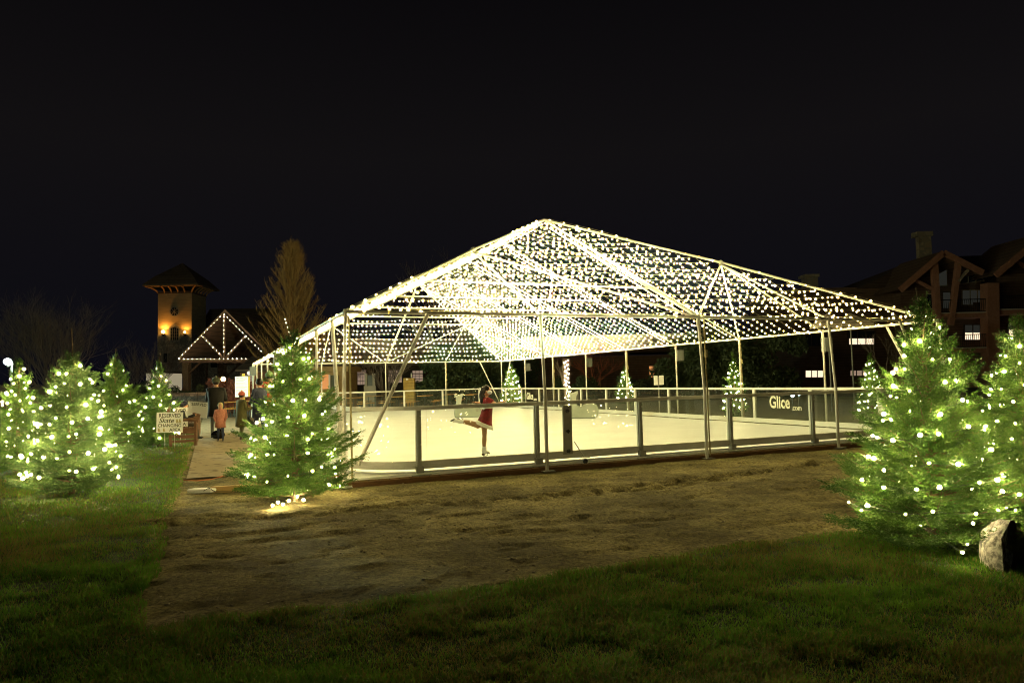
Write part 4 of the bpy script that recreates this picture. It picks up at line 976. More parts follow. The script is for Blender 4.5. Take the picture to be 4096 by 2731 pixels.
# roofs
q = MB(); a = PD(3440, 1150, Yh+.6); b_ = PD(4750, 1105, Yh+.6); b_.z = a.z; c = PD(3690, 1028, Yh+6); d = PD(4600, 960, Yh+6); d.z = c.z
q.add([a, b_, d, c, a+Vector((0, 12, 0)), b_+Vector((0, 12, 0))], [(0, 1, 2, 3), (4, 0, 3), (1, 5, 2), (5, 4, 3, 2), (4, 5, 1, 0)]); q.build('roof', MT['roof'], ho)
q = MB(); a = PD(3140, 1178, Yh+1.2); b_ = PD(3460, 1165, Yh+1.2); b_.z = a.z; q.prism([a, a+Vector((0, 11, 0)), a+Vector((.6, 5.5, .9))], b_-a); q.build('roof', MT['roof'], ho)
def gable(L_, A_, R_, Y, nm='gable'):
    l_, a_, r_ = PD(*L_, Y), PD(*A_, Y), PD(*R_, Y)
    q = MB(); q.add([l_, a_, r_, l_+Vector((0, 6, 0)), a_+Vector((0, 6, 0)), r_+Vector((0, 6, 0))], [(0, 1, 4, 3), (1, 2, 5, 4)])
    o_ = Vector((0, 0, .16)); q.add([l_+o_, a_+o_, r_+o_, l_+o_+Vector((0, 6, 0)), a_+o_+Vector((0, 6, 0)), r_+o_+Vector((0, 6, 0))], [(3, 4, 1, 0), (4, 5, 2, 1)])
    g = q.build('gable_roof', MT['roof'], ho)
    q = MB(); q.bar(l_+Vector((0, -.1, 0)), a_+Vector((0, -.1, 0)), .18, .45); q.bar(a_+Vector((0, -.1, 0)), r_+Vector((0, -.1, 0)), .18, .45); q.build('fascia', MT['redtimber'], g)
    MB().add([PD(L_[0]+8, L_[1], Y+2.4), PD(A_[0], A_[1]+10, Y+2.4), PD(R_[0]-4, R_[1], Y+2.4), PD(R_[0], 1290, Y+2.4), PD(L_[0]+8, 1290, Y+2.4)], [(4, 3, 2, 1, 0)]).build('gable_wall', MT['siding'], g)
gable((3598, 1160), (3771, 1012), (3928, 1092), Yh-2.5); gable((3978, 1102), (4180, 935), (4380, 1080), Yh-3)
def hbar(a, b_, w_, Y, nm, m_='timber'):
    return MB().bar(PD(*a, Y), PD(*b_, Y), w_, w_, (0, 1, 0)).build(nm, MT[m_], ho)
hbar((3735, 1040), (3748, 1262), .42, Yh-2.2, 'timber_post', 'redtimber'); hbar((3833, 1050), (3802, 1300), .36, Yh-2.2, 'timber_post', 'redtimber'); hbar((3872, 1080), (3832, 1125), .18, Yh-2.3, 'timber_brace', 'trim'); hbar((3660, 1120), (3735, 1160), .22, Yh-2.2, 'timber_brace', 'redtimber')
hbar((3958, 1135), (3962, 1500), .9, Yh-2.0, 'timber_post', 'redtimber'); hbar((4062, 1040), (4100, 1068), .22, Yh-2.2, 'timber_brace', 'redtimber')
def hwin(pix, m_, Y=Yh-.12, frame='trim', lower=None):
    xs = [p[0] for p in pix]; ys = [p[1] for p in pix]; cx, cy = sum(xs)/len(xs), sum(ys)/len(ys)
    f_ = MB().prism([PD(cx+(x-cx)*1.08+(2 if x > cx else -2), cy+(y-cy)*1.06+(2 if y > cy else -2), Y) for x, y in pix], (0, .1, 0)).build('window', MT[frame], ho)
    MB().prism([PD(x, y, Y-.05) for x, y in pix], (0, .04, 0)).build('pane', MT[m_], f_)
    if lower:
        y0 = min(ys)+(max(ys)-min(ys))*lower[0]; MB().prism([PD(x, y, Y-.08) for x, y in ((min(xs), y0), (max(xs), y0), (max(xs), max(ys)), (min(xs), max(ys)))], (0, .03, 0)).build('lit_pane', MT[lower[1]], f_)
    if max(xs)-min(xs) > 50:
        q = MB()
        for k in (1, 2): x = min(xs)+(max(xs)-min(xs))*k/3; q.bar(PD(x, min(ys), Y-.1), PD(x, max(ys), Y-.1), .07, .05)
        q.build('mullion', MT[frame], f_)
R4 = lambda x0, y0, x1, y1: [(x0, y0), (x1, y0), (x1, y1), (x0, y1)]
hwin([(3752, 1098), (3786, 1080), (3788, 1140), (3756, 1142)], 'curtain'); hwin([(3845, 1078), (3868, 1072), (3935, 1120), (3842, 1134)], 'winglass')
hwin([(4050, 1118), (4100, 1080), (4100, 1114)], 'winglass')
hwin(R4(3707, 1178, 3732, 1232), 'winglass'); hwin(R4(3774, 1170, 3801, 1232), 'curtain', frame='trim2'); hwin(R4(3852, 1162, 3938, 1218), 'curtain'); hwin(R4(4026, 1150, 4110, 1200), 'curtain', lower=(.5, 'litwin_dim'))
hwin(R4(3862, 1300, 3950, 1358), 'curtain', lower=(.52, 'litwin'), frame='trim2'); hwin(R4(4037, 1292, 4125, 1348), 'curtain', lower=(.5, 'litwin'), frame='trim2')
hwin(R4(3398, 1325, 3496, 1377), 'winglass', Yh+1.35, 'trim2', (.55, 'litwin')); hwin(R4(3225, 1340, 3290, 1382), 'winglass', Yh+1.35, 'trim2')
hwin(R4(3224, 1482, 3292, 1508), 'litwin', Yh+1.35, 'trim2'); hwin(R4(3403, 1482, 3472, 1502), 'litwin_dim', Yh+1.35, 'trim2')
def balcony(x0, x1, y, label=None):
    a, b_ = PD(x0, y, Yh-2.2), PD(x1, y, Yh-2.2); b_.z = a.z
    bk = MB().prism([a, b_, b_+Vector((0, 2.2, 0)), a+Vector((0, 2.2, 0))], (0, 0, -.35)).build('balcony', MT['redtimber'], ho)
    q = MB(); q.bar(a+Vector((0, 0, 1.05)), b_+Vector((0, 0, 1.05)), .07, .06); q.bar(a+Vector((0, 0, .12)), b_+Vector((0, 0, .12)), .05, .05)
    x = a.x
    while x < b_.x: q.bar((x, a.y, a.z+.05), (x, a.y, a.z+1.03), .025, .025); x += .16
    q.build('railing', MT['black'], bk)
    MB().bar(a+Vector((0, -.05, .02)), b_+Vector((0, -.05, .02)), .05, .09).build('edge_trim', MT['paletrim'], bk)
balcony(3762, 3960, 1254); balcony(3975, 4300, 1240); balcony(3768, 4300, 1395)
for x in (3905, 3925, 4030): 
    c = PD(x, 1236, Yh-1.2); q = MB(); q.box((c.x, c.y, c.z), .55, .5, .08); q.box((c.x+.2, c.y+.2, c.z+.3), .5, .06, .5); q.box((c.x, c.y, c.z-.2), .5, .45, .3)
    single('patio_chair', q, MT['timber'], c, {3905: 'dark chair on the upper balcony left under the wide window', 3925: 'dark chair beside another near the balcony post', 4030: 'dark chair on the right upper balcony at the photo edge'}[x], 'chair')
ch = thing('chimney', (PD(3703, 1060, 60).x, 60, PD(3703, 1070, 60).z-1), 'tall pale stone chimney with flat cap rising above the hotel roof', 'chimney')
rbox(3676, 3724, 945, 60, .55, 'stack', MT['chimney_stone'], ch, y1=1100); rbox(3668, 3732, 925, 59.8, .9, 'cap', MT['chimney_stone'], ch, y1=944)
ch2 = thing('chimney', (PD(3248, 1120, 66).x, 66, PD(3248, 1200, 66).z), 'dim distant chimney above the right tent corner', 'chimney')
rbox(3226, 3272, 1108, 66, 1.2, 'stack', MT['chimney_stone'], ch2, y1=1200); rbox(3220, 3278, 1096, 65.8, 1.6, 'cap', MT['chimney_stone'], ch2, y1=1107)
# umbrellas behind the tent
for i_, (x, hw, lb_) in enumerate(((3312, 52, 'white pyramid canopy top glimpsed left of the fourth front post'), (3402, 62, 'white pyramid canopy top glimpsed right of the fourth front post'))):
    Y = 27; c = PD(x, 1298, Y); s = hw*sc_at(Y); um = thing('patio_umbrella', (c.x, Y, 0), lb_, 'umbrella', 'white canopies behind the tent')
    ap = Vector((c.x, Y, PD(x, 1252, Y).z)); z = c.z; q = MB(); R_ = [Vector((c.x-s, Y-s, z)), Vector((c.x+s, Y-s, z)), Vector((c.x+s, Y+s, z)), Vector((c.x-s, Y+s, z))]; d_ = Vector((0, 0, -.12))
    q.add(R_+[ap]+[p+d_ for p in R_], [(0, 1, 4), (1, 2, 4), (2, 3, 4), (3, 0, 4)]+[(5+k, 5+(k+1) % 4, (k+1) % 4, k) for k in range(4)]); q.build('canopy', mat('canvas', (.42, .36, .28), .9), um)
    MB().tube([(c.x, Y, 0), ap], .03, 8).build('pole', MT['greybox'], um)

# ------------------------------------------------------------------ lamps beyond
fl = thing('floodlight', PD(30, 1446, 24), 'blazing white floodlight on a pole at the left edge', 'floodlight'); c = PD(30, 1446, 24)
MB().ball(c, .11, 12, 8).build('lamp', MT['flood'], fl); MB().tube([(c.x, c.y+.2, 0), (c.x, c.y+.2, c.z)], .04, 8).build('pole', MT['greybox'], fl); MB().tube([c+Vector((0, .2, -.1)), c+Vector((0, 0, -.17))], .03, 8).build('arm', MT['greybox'], fl)
ld = bpy.data.lights.new('floodlight_beam', 'POINT'); lo_ = bpy.data.objects.new('floodlight_beam', ld); col.objects.link(lo_)
ld.energy = 4800; ld.color = (.74, 1, .74); ld.shadow_soft_size = .12; lo_.location = c+Vector((0, -.02, .30))
for x, y, Y, r_, lb_ in ((3170, 1580, 27, .075, 'bluish white glowing ball standing in for a lamp reflection in the lettered panel'), (3196, 1577, 28, .05, 'smaller bluish reflection ball just right of the brighter one')):  # glowing balls on stakes, added to imitate lamp reflections in the glass
    c = PD(x, y, Y); f_ = thing('lamp_reflection', (c.x, Y, 0), lb_, 'lamp'); MB().ball(c, r_, 10, 7).build('bulb', MT['blueglint'] if 'blueglint' in MT else MT.setdefault('blueglint', emis('blue_glint', (.62, .78, 1), 14)), f_); MB().tube([(c.x, Y+.05, -.03), c+Vector((0, .05, 0))], .02, 6).build('stake', MT['greybox'], f_)
# wrapped trunk
c = PD(2266, 1500, 34); wt_ = thing('light_string', (c.x, 34, 0), 'white lights spiralling up a slim trunk beyond the far barrier', 'string lights')
k = np.arange(64); P = np.stack([c.x+.11*np.cos(k*1.1)+rng.normal(0, .02, 64), 34+.11*np.sin(k*1.1), 0.05+2.35*k/64], 1)
V1, F1 = cable(P, .006); mesh_obj('cable', V1, F1, MT['greencable'], None, wt_); V1, F1 = bulbs(P, .021*rng.uniform(.7, 1.3, 64)); tag(mesh_obj('bulbs', V1, F1, MT['treebulb_far'], None, wt_), kind='stuff')
bare_tree('bare_tree', (c.x, 34.0, 0), 3.2, .3, 44, 'slim tree whose trunk is wrapped in white lights', stems=1, rad=.07, depth=3)
# notices on post beyond far barrier
for x, y, lb_ in ((2623, 1512, 'left'), (2646, 1511, 'right')):
    Y = 27.5; c = PD(x, y+9, Y); o = thing('notice_board', c, f'{lb_} white sheet of the pair above the far rail', 'notice', 'white notices above the barrier')
    q = MB(); q.box(c, .15 if lb_ == 'left' else .18, .01, .36); q.build('sheet', MT['signwhite'], o); q = MB(); q.tube([(c.x+(.1 if lb_ == 'left' else -.1), Y+.03, -.03), (c.x+(.1 if lb_ == 'left' else -.1), Y+.03, c.z+.15)], .012, 6); q.build('stake', MT['alu_dark'], o)

# ------------------------------------------------------------------ whales (skating aids)
def whale(p, ang, s, lb_):
    p = Vector(p); t = thing('whale_skate_aid', p, lb_, 'skating aid', 'grey whale skating aids'); ax = Vector((math.cos(ang), math.sin(ang), 0)); ay = Vector((-ax.y, ax.x, 0))
    prof = [(-.52, .0), (.44, 0), (.54, .10), (.56, .28), (.50, .44), (.38, .52), (.22, .54), (.05, .48), (-.12, .42), (-.22, .46), (-.28, .62), (-.24, .86), (-.18, .98), (-.30, .93), (-.42, .90), (-.56, .98), (-.46, .80), (-.44, .62), (-.52, .40), (-.54, .15)]
    n_ = len(prof); q = MB(); rings = []
    for wv, k in ((-.20, .9), (-.17, 1), (.17, 1), (.20, .9)): rings.append([p+ax*(x*s*(k if x < 0 or 1 else 1))+ay*wv*s+Vector((0, 0, (.27+(z-.27)*k)*s+.002)) for x, z in prof])
    q.loft(rings); q.build('body', MT['whale'], t)
    for sg in (-1, 1):
        c = p+ax*.40*s+ay*sg*.205*s+Vector((0, 0, .27*s)); e = MB(); e.tube([c, c+ay*sg*.012*s], .055*s, 14); e.build('eye', MT['alu_dark'], t)
whale((*T(7.12, 15.1)[:2], .12), .10, .92, 'grey whale shaped skating aid left of the skater')
whale((*T(9.9, 11.1)[:2], .12), -.12, .95, 'grey whale shaped skating aid behind the gate panel')

# ------------------------------------------------------------------ bench, signs, rules board
def bench(v0, lb_):
    o = T(-2.72, v0, .03); t = thing('garden_bench', o, lb_, 'bench', 'brown wooden benches along the path')
    up = Vector((0, 0, 1)); B_ = lambda a, b_, z: o+D2*a+D1*b_+up*z
    for b_ in (.04, 1.46):
        for nm, aa in (('leg', ((.0, 0), (.0, .9))), ('leg', ((.56, 0), (.56, .62)))):
            q = MB(); q.bar(B_(aa[0][0], b_, aa[0][1]), B_(aa[1][0]-(.06 if aa[1][1] > .8 else 0), b_, aa[1][1]), .065, .065); q.build(nm, MT['bench'], t)
        q = MB(); q.tube([B_(-.03, b_, .60), B_(.2, b_, .64), B_(.45, b_, .65), B_(.62, b_, .60)], [.035, .035, .04, .035], 8); q.build('armrest', MT['bench'], t)
        q = MB(); q.bar(B_(0, b_, .12), B_(.56, b_, .12), .045, .06); q.bar(B_(0, b_, .24), B_(.56, b_, .24), .045, .05); q.bar(B_(0, b_, .38), B_(.56, b_, .38), .045, .08); q.build('side_rail', MT['bench'], t)
    q = MB()
    for k in range(6): q.bar(B_(.05+k*.095, .0, .43), B_(.05+k*.095, 1.5, .43), .075, .025)
    q.build('seat', MT['bench'], t); q = MB()
    for k in range(12): q.bar(B_(.0, .12+k*.115, .5), B_(-.055, .12+k*.115, .86), .02, .05)
    q.build('back_slats', MT['bench'], t); q = MB()
    q.tube([B_(-.06, 0, .88), B_(-.06, .4, .90), B_(-.06, .75, .97), B_(-.06, 1.1, .90), B_(-.06, 1.5, .88)], .04, 8); q.build('top_rail', MT['bench'], t)
bench(9.2, 'nearest brown garden bench with a child sitting on it'); bench(11.3, 'middle brown garden bench behind the seated child'); bench(13.3, 'farthest brown garden bench beside the path')
def yard_sign(px, py, Y, tilt, full, lb_):
    c = PD(px, py, Y); o = thing('yard_sign', (c.x, Y, .03), lb_, 'sign', 'reserved signs beside the benches')
    X = Vector((math.cos(tilt), .05, math.sin(tilt))).normalized(); Zv = Vector((-math.sin(tilt), 0, math.cos(tilt))); N = X.cross(Zv)
    MB().frame(c, X*.315, N*.004, Zv*.245).build('board', MT['signwhite'], o)
    f = c+N*.0065
    text('lettering', 'RESERVED', f+Zv*.165, .125, MT['signink'], X, Zv, o, bold=.012, xs=.93)
    if full:
        text('lettering', 'Skate', f+Zv*.045-X*.085, .165, MT['signink'], X, Zv, o, bold=.008, shear=.35)
        text('lettering', 'CHANGING', f-Zv*.075, .11, MT['signink'], X, Zv, o, bold=.012, xs=.95); text('lettering', 'AREA', f-Zv*.18+X*.13, .11, MT['signink'], X, Zv, o, bold=.012)
        for dx, dz, m_ in ((.18, .03, 'signgold'), (.245, .03, 'signgold'), (-.25, -.19, 'signgold'), (-.13, -.19, 'signgold')):
            q = MB(); b0 = f+X*dx+Zv*dz; q.prism([b0+X*x+Zv*z for x, z in ((-.022, .05), (.012, .05), (.016, .005), (.032, -.012), (.03, -.03), (-.026, -.03))], N*.003); q.build('skate_emblem', MT[m_], o)
        q = MB()
        for dx in (.18, .245): b0 = f+X*dx-Zv*.008; q.bar(b0-X*.03, b0+X*.036, .004, .01)
        q.build('skate_blade', MT['signink'], o)
    for s in (-.12, .12): q = MB(); q.tube([Vector((c.x+s, Y+.008, 0.0)), c+X*s+N*-.008-Zv*.2], .006, 6); q.build('stake', MT['alu'], o)
yard_sign(679, 1689, 17.4, -.02, True, 'front cream sign reading RESERVED Skate CHANGING AREA beside the nearest bench')
yard_sign(702, 1668, 18.4, 0.0, True, 'second sign half hidden just behind the front reserved sign')
yard_sign(722, 1651, 19.6, .13, False, 'third reserved sign tilted upwards to the right')
yard_sign(790, 1638, 22.5, -.12, False, 'rearmost reserved sign tilted downwards to the right behind the seated child')
c = PD(967, 1546, 30); rb = thing('rules_board', (c.x, 30, 0), 'white board of printed skating rules on a yellow wooden stand', 'notice board')
MB().box(c, .56, .02, .86).build('board', MT['signwhite'], rb)
q = MB(); q.box((c.x+.30, 30.01, c.z), .06, .04, .86); q.box((c.x+.05, 30.05, c.z/2+.28), .1, .06, c.z+.55); q.build('stand', mat('yellow_stand', (.5, .36, .04), .7), rb)
text('heading', 'Public Skating RULES', Vector((c.x, 29.985, c.z+.38)), .055, MT['signink'], (1, 0, 0), (0, 0, 1), rb, bold=.01)
q = MB()
for k in range(19):
    if k % 4 != 3: q.box((c.x-.01-.04*(k % 3), 29.985, c.z+.31-k*.037), .46-.06*(k % 3), .003, .009)
q.build('printed_lines', MT['greybox'], rb)

# ------------------------------------------------------------------ small things
c = G(808, 1967, 0); q = MB(); pr = [(-.16, -.05), (-.12, .06), (-.02, .09), (.12, .07), (.17, .0), (.13, -.08), (-.05, -.09)]
q.loft([[c+Vector((x*1.2*k, y*k, z)) for x, y in pr] for z, k in ((.0, .95), (.035, 1), (.05, .93))]); single('plastic_lid', q, MT['white'], c, 'flat white plastic tub lying on the dirt near the path mat', 'tub')
c = G(930, 1962, 0); q = MB(); q.frame(c+Vector((0, 0, .03)), Vector((.29, -.02, .01)), Vector((.01, .045, 0)), Vector((0, 0, .045))); single('timber_offcut', q, mat('new_lumber', (.42, .26, .09), .7, ns=6, c2=(.5, .33, .13), stretch=(1, 8, 8)), c, 'short block of pale new timber on the dirt left of the corner fir', 'timber')
c = G(2836, 1826, 0); q = MB(); q.tube([c+Vector((-.02, 0, .05)), c+Vector((.09, .03, .085))], [.045, .055], 14); single('paper_cup', q, MT['white'], c, 'white round cap lying by the foot of the middle front post', 'cup')
c = G(880, 1895, 0); q = MB(); q.tube([T(-2.2, 1.9, .03), T(-2.0, 1.7, .03), T(-1.8, 1.75, .03), T(-1.6, 1.95, .05)], .008, 6); single('orange_cable', q, mat('orange_rubber', (.45, .13, .04), .6), T(-2.2, 1.9, 0), 'thin orange cord on the dirt before the path mat', 'cable')
q = MB(); q.tube([G(815, 1962, .04), G(835, 1950, .06), G(860, 1965, .02), G(1010, 1966, .02)], .006, 6); single('black_cable', q, MT['greencable'], G(815, 1960, 0), 'dark cable looping from the white tub to the corner fir', 'cable')
# rock
RC = G(3995, 2292, 0)
def rpx(x, y, dy): return PD(x, y, RC.y+dy)
q = MB()
front = [(3925, 2262), (3921, 2130), (3945, 2112), (3972, 2085), (4036, 2087), (4012, 2150), (4016, 2262)]
V = [rpx(x, y, .0) for x, y in front]; q = MB()
Rr = [rpx(4020, 2295, -.08), rpx(4010, 2148, -.04), rpx(4038, 2084, .04), rpx(4062, 2092, .16), rpx(4096, 2150, .25), rpx(4150, 2290, .30)]
Ll = [rpx(3918, 2275, .24), rpx(3921, 2132, .26), rpx(3966, 2088, .22), rpx(3940, 2180, .10)]
Bk = [rpx(3960, 2262, .45), rpx(3975, 2120, .42), rpx(4030, 2100, .42), rpx(4110, 2160, .5), rpx(4140, 2270, .5)]
allp = [Vector(p) for p in Rr+Ll+Bk+[rpx(3960, 2290, .02)]]
bm = bmesh.new()
for p in allp: p.z = max(p.z, -.05); bm.verts.new(p)
bmesh.ops.convex_hull(bm, input=bm.verts)
bmesh.ops.delete(bm, geom=[v for v in bm.verts if not v.link_faces], context='VERTS')
bmesh.ops.triangulate(bm, faces=bm.faces)
bmesh.ops.subdivide_edges(bm, edges=bm.edges, cuts=7, use_grid_fill=True)
from mathutils import noise as mnoise
for v in bm.verts:
    s = v.co; k = mnoise.fractal(s*7, 1.0, 2.0, 6)*.030+mnoise.noise(s*3.5)*.035; v.co += (s-RC-Vector((.05, .2, .1))).normalized()*k
bm.normal_update()
rv_ = [v.co.copy() for v in bm.verts]; rf_ = [tuple(v.index for v in f.verts) for f in bm.faces]
rmi = [1 if (f.normal.x > .32 and f.normal.z < .8) else 0 for f in bm.faces]  # faces turned right take the darker brown granite
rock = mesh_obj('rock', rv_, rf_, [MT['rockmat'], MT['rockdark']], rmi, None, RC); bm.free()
tag(rock, 'angular granite boulder with pale left face and dark brown right face by the big fir', 'rock')

# ------------------------------------------------------------------ people
def head(mb, c, r, face):
    """head with nose and ears, c centre, face = unit direction"""
    f = Vector(face).normalized(); s = Vector((-f.y, f.x, 0)).normalized()
    rot = Matrix((f, s, Vector((0, 0, 1)))).transposed()
    mb.ball(c, (r*.98, r*.80, r*1.18), 16, 12, rot); mb.ball(c+f*r*.25+Vector((0, 0, -r*.62)), (r*.62, r*.58, r*.5), 12, 8, rot)
    mb.caps(c+f*r*.92+Vector((0, 0, .02*r)), c+f*r*1.12+Vector((0, 0, -.28*r)), r*.10, r*.16, 8)
    for e in (-1, 1): mb.ball(c+s*e*r*.80-f*.05*r-Vector((0, 0, .08*r)), (r*.2, r*.1, r*.3), 8, 6, rot)
def eyes(c, r, face, parent):
    f = Vector(face).normalized(); s = Vector((-f.y, f.x, 0)).normalized(); q = MB()
    for e in (-1, 1): q.ball(c+f*r*.82+s*e*r*.33+Vector((0, 0, r*.08)), r*.11, 8, 6)
    q.build('eyes', MT['black'], parent)
def hand(mb, w_, d, palm, s=1.):
    """five separate slightly curled fingers"""
    d = Vector(d).normalized(); palm = Vector(palm).normalized(); sd = d.cross(palm).normalized()
    mb.frame(w_+d*.032*s, d*.032*s, sd*.028*s, palm*.010*s); k = w_+d*.062*s
    for i, ln in enumerate((.046, .052, .048, .038)):
        b0 = k+sd*(.021-.014*i)*s; b1 = b0+(d*.85+palm*.3).normalized()*ln*.55*s; mb.caps(b0-d*.01, b1, .0075*s, .0068*s, 6); mb.caps(b1, b1+(d*.6+palm*.8).normalized()*ln*.5*s, .0068*s, .006*s, 6)
    t0 = w_+d*.018*s+sd*.024*s; mb.caps(t0, t0+(d*.6+sd*.8+palm*.3).normalized()*.04*s, .009*s, .007*s, 6)
def figure(loc, H, face, top, legs, hairm, hat=None, label='', pose=None, coat_len=.48, hair_long=False, boots='black', sit=False, armbend=.6):
    loc = Vector(loc); t = thing('person', loc, label, 'person'); f = Vector(face).normalized(); s = Vector((-f.y, f.x, 0)); u = Vector((0, 0, 1)); h = H
    P = lambda a, b_, z: loc+f*a*h+s*b_*h+u*z*h
    b = MB(); hz_ = .50
    if sit:
        hip = .30; kn = [P(.25, .07, .31), P(.25, -.07, .31)]; an = [P(.30, .07, .05), P(.28, -.08, .05)]; hips = [P(0, .055, hip), P(0, -.055, hip)]; top0 = hip
    else:
        hips = [P(0, .05, .50), P(0, -.05, .50)]; kn = [P(.03, .06, .27), P(-.01, -.055, .27)]; an = [P(.02, .065, .04), P(-.05, -.06, .04)]; top0 = .50
    sh_z = top0+.32; nk = top0+.36; hc = P(.015, 0, top0+.435)
    b.caps(P(0, 0, top0+.02), P(0, 0, top0+.16), .085*h, .075*h, 14); b.caps(P(0, 0, top0+.14), P(0, 0, top0+.27), .075*h, .085*h, 14)
    b.caps(P(0, .09, sh_z-.015), P(0, -.09, sh_z-.015), .045*h, .045*h, 12); b.caps(P(0, 0, sh_z), P(.01, 0, nk+.02), .036*h, .032*h, 10)
    for i in (0, 1):
        b.caps(hips[i], kn[i], .052*h, .036*h, 12); b.caps(kn[i], an[i], .034*h, .022*h, 12); b.caps(an[i]-u*.012*h, an[i]+f*.085*h-u*.020*h, .024*h, .018*h, 10)
    hd = []
    for i, sg in enumerate((1, -1)):
        shp = P(0, sg*.112, sh_z-.02); el = P(.02 if armbend < .5 else .03, sg*.145, sh_z-.18); wr = P(.16*armbend+.02, sg*.12, sh_z-.30+.16*armbend)
        b.caps(shp, el, .032*h, .026*h, 10); b.caps(el, wr, .025*h, .017*h, 10); hand(b, wr, wr-el, -s*sg, h/1.5); hd.append((shp, el, wr))
    r = .062*h if h > 1.3 else .075*h; head(b, hc, r, f)
    zc = loc.z+h*(nk-.01); zl = loc.z+(top0+.06)*h
    ankz = loc.z+.075*h
    def pick(c):
        if c.z > zc: return 0
        for shp, el, wr in hd:
            if (c-wr).length < .075*h and (c-wr).dot(wr-el) > -.0: return 0
        if c.z < ankz: return 3
        return 1 if c.z > zl else 2
    organic('body', b, [MT['skin'], top, legs, MT[boots]], .014 if h < 1.5 else .017, t, pick=pick)
    eyes(hc, r, f, t)
    # coat
    q = MB()
    rings = []
    for z, a, bb2 in ((sh_z+.018, .05, .10), (sh_z-.04, .085, .15), (top0+.15, .095, .13), (top0+.02, .105, .125), (top0-.03 if sit else top0-(.52-coat_len)-.10, .115, .135)):
        rings.append([P(a*math.cos(x), bb2*math.sin(x), z+.008*math.sin(3*x)) for x in np.linspace(0, 2*PI, 18, False)])
    for shp, el, wr in hd: q.caps(shp, el, .043*h, .036*h, 10); q.caps(el, wr, .035*h, .028*h, 10)
    q.loft(rings); q.build('coat', top, t, smooth=True)
    # hair / hat
    q = MB(); rot = Matrix((f, s, u)).transposed()
    q.ball(hc-f*r*.14+u*r*.16, (r*1.0, r*.92, r*1.10), 14, 10, rot)
    if hair_long: q.caps(hc-f*r*.5, hc-f*r*.6-u*r*1.9, r*.75, r*.6, 12)
    q.build('hair', hairm, t, smooth=True)
    if hat:
        q = MB(); q.ball(hc-f*r*.12+u*r*.42, (r*1.12, r*1.05, r*.98), 14, 10, rot); q.tube([hc+u*r*.30-f*r*.1, hc+u*r*.62-f*r*.1], [r*1.13, r*1.12], 16); q.ball(hc-f*r*.12+u*r*1.45, r*.28, 8, 6); q.build('hat', hat, t, smooth=True)
    return t
cm = lambda nm, c: mat(nm, c, .85, ns=20, c2=tuple(x*1.4 for x in c), bump=.004, bs=14)
g = G(864, 1752); figure(g, 1.74, (-.2, 1, 0), cm('black_jacket', (.008, .007, .006)), cm('pale_jeans', (.16, .17, .17)), MT['hair'], hat=cm('olive_hat', (.09, .10, .06)), label='tall adult in black jacket, pale jeans and olive knit hat standing on the path', armbend=.7)
g = G(882, 1764); figure(g, 1.03, (.3, -1, 0), cm('pink_coat', (.42, .17, .12)), cm('navy_leggings', (.02, .03, .07)), mat('blond_hair', (.42, .34, .14), .6), label='small blond child in salmon pink coat and dark leggings', armbend=.2, hair_long=True)
g = G(966, 1760); figure(g, 1.32, (.6, .8, 0), cm('olive_coat', (.07, .065, .02)), cm('grey_leggings', (.09, .08, .05)), MT['hair'], hat=cm('pink_hat', (.50, .12, .08)), label='child in long olive coat and pink knit hat before the rules board', armbend=.9, coat_len=.40, boots='heel')
g = G(1040, 1756); figure(g, 1.68, (-.9, .4, 0), cm('navy_jacket', (.02, .025, .05)), cm('dark_jeans', (.02, .025, .05)), MT['hair'], label='dark clothed adult half hidden behind the corner fir', armbend=.5)
g = G(1078, 1730); figure(g, 1.9, (-.2, 1, 0), cm('red_jacket', (.40, .03, .015)), cm('olive_trousers', (.06, .07, .03)), MT['hair'], hat=cm('green_hat', (.10, .16, .06)), label='adult in red jacket seen just above the corner fir', armbend=.3)
g = T(-2.47, 10.0, .03+.10); st = figure(g, 1.22, D2, cm('black_coat', (.012, .012, .015)), cm('brown_trousers', (.05, .04, .025)), MT['hair'], hat=cm('dark_blue_hat', (.02, .02, .045)), label='child in dark coat and dark hat sitting on the nearest bench', sit=True, armbend=1.2)
# black skate bag at the feet
q = MB(); c = G(872, 1755, .0); q.ball(c+Vector((0, 0, .12)), (.20, .12, .13), 14, 8); q.ball(c+Vector((.07, -.03, .16)), (.1, .09, .13), 12, 8); single('skate_bag', q, mat('shiny_black', (.008, .008, .012), .12), c, 'shiny black bag on the ground at the seated child\'s feet', 'bag', smooth=True)

# skater
YS = 12.5
S_ = lambda x, y, dy=0.: PD(1750+x*.255, 1480+y*.255, YS+dy)     # coordinates in the enlarged crop of the figure
k_ = .255*sc_at(YS)
ft = S_(740, 1350); sk = thing('person', (ft.x, YS, .12), 'girl figure skater in red velvet dress with white trim gliding on one leg', 'person')
b = MB()
b.caps(S_(758, 600), S_(772, 500), 62*k_, 66*k_, 16); b.caps(S_(750, 720), S_(758, 600), 74*k_, 58*k_, 16); b.caps(S_(745, 790), S_(752, 720), 72*k_, 72*k_, 16)
b.caps(S_(782, 462, -.085), S_(782, 462, .085), 33*k_, 33*k_, 12); b.caps(S_(772, 455), S_(770, 405), 30*k_, 26*k_, 12)
# standing leg, free leg
b.caps(S_(735, 820, -.03), S_(737, 1030, -.02), 58*k_, 34*k_, 14); b.caps(S_(737, 1030, -.02), S_(733, 1110, -.01), 34*k_, 38*k_, 14); b.caps(S_(733, 1100, -.01), S_(732, 1225), 38*k_, 25*k_, 14)
b.caps(S_(735, 810, .05), S_(632, 865, .06), 60*k_, 50*k_, 14); b.caps(S_(632, 865, .06), S_(500, 825, .07), 46*k_, 40*k_, 14); b.caps(S_(500, 825, .07), S_(385, 805, .08), 42*k_, 28*k_, 14)
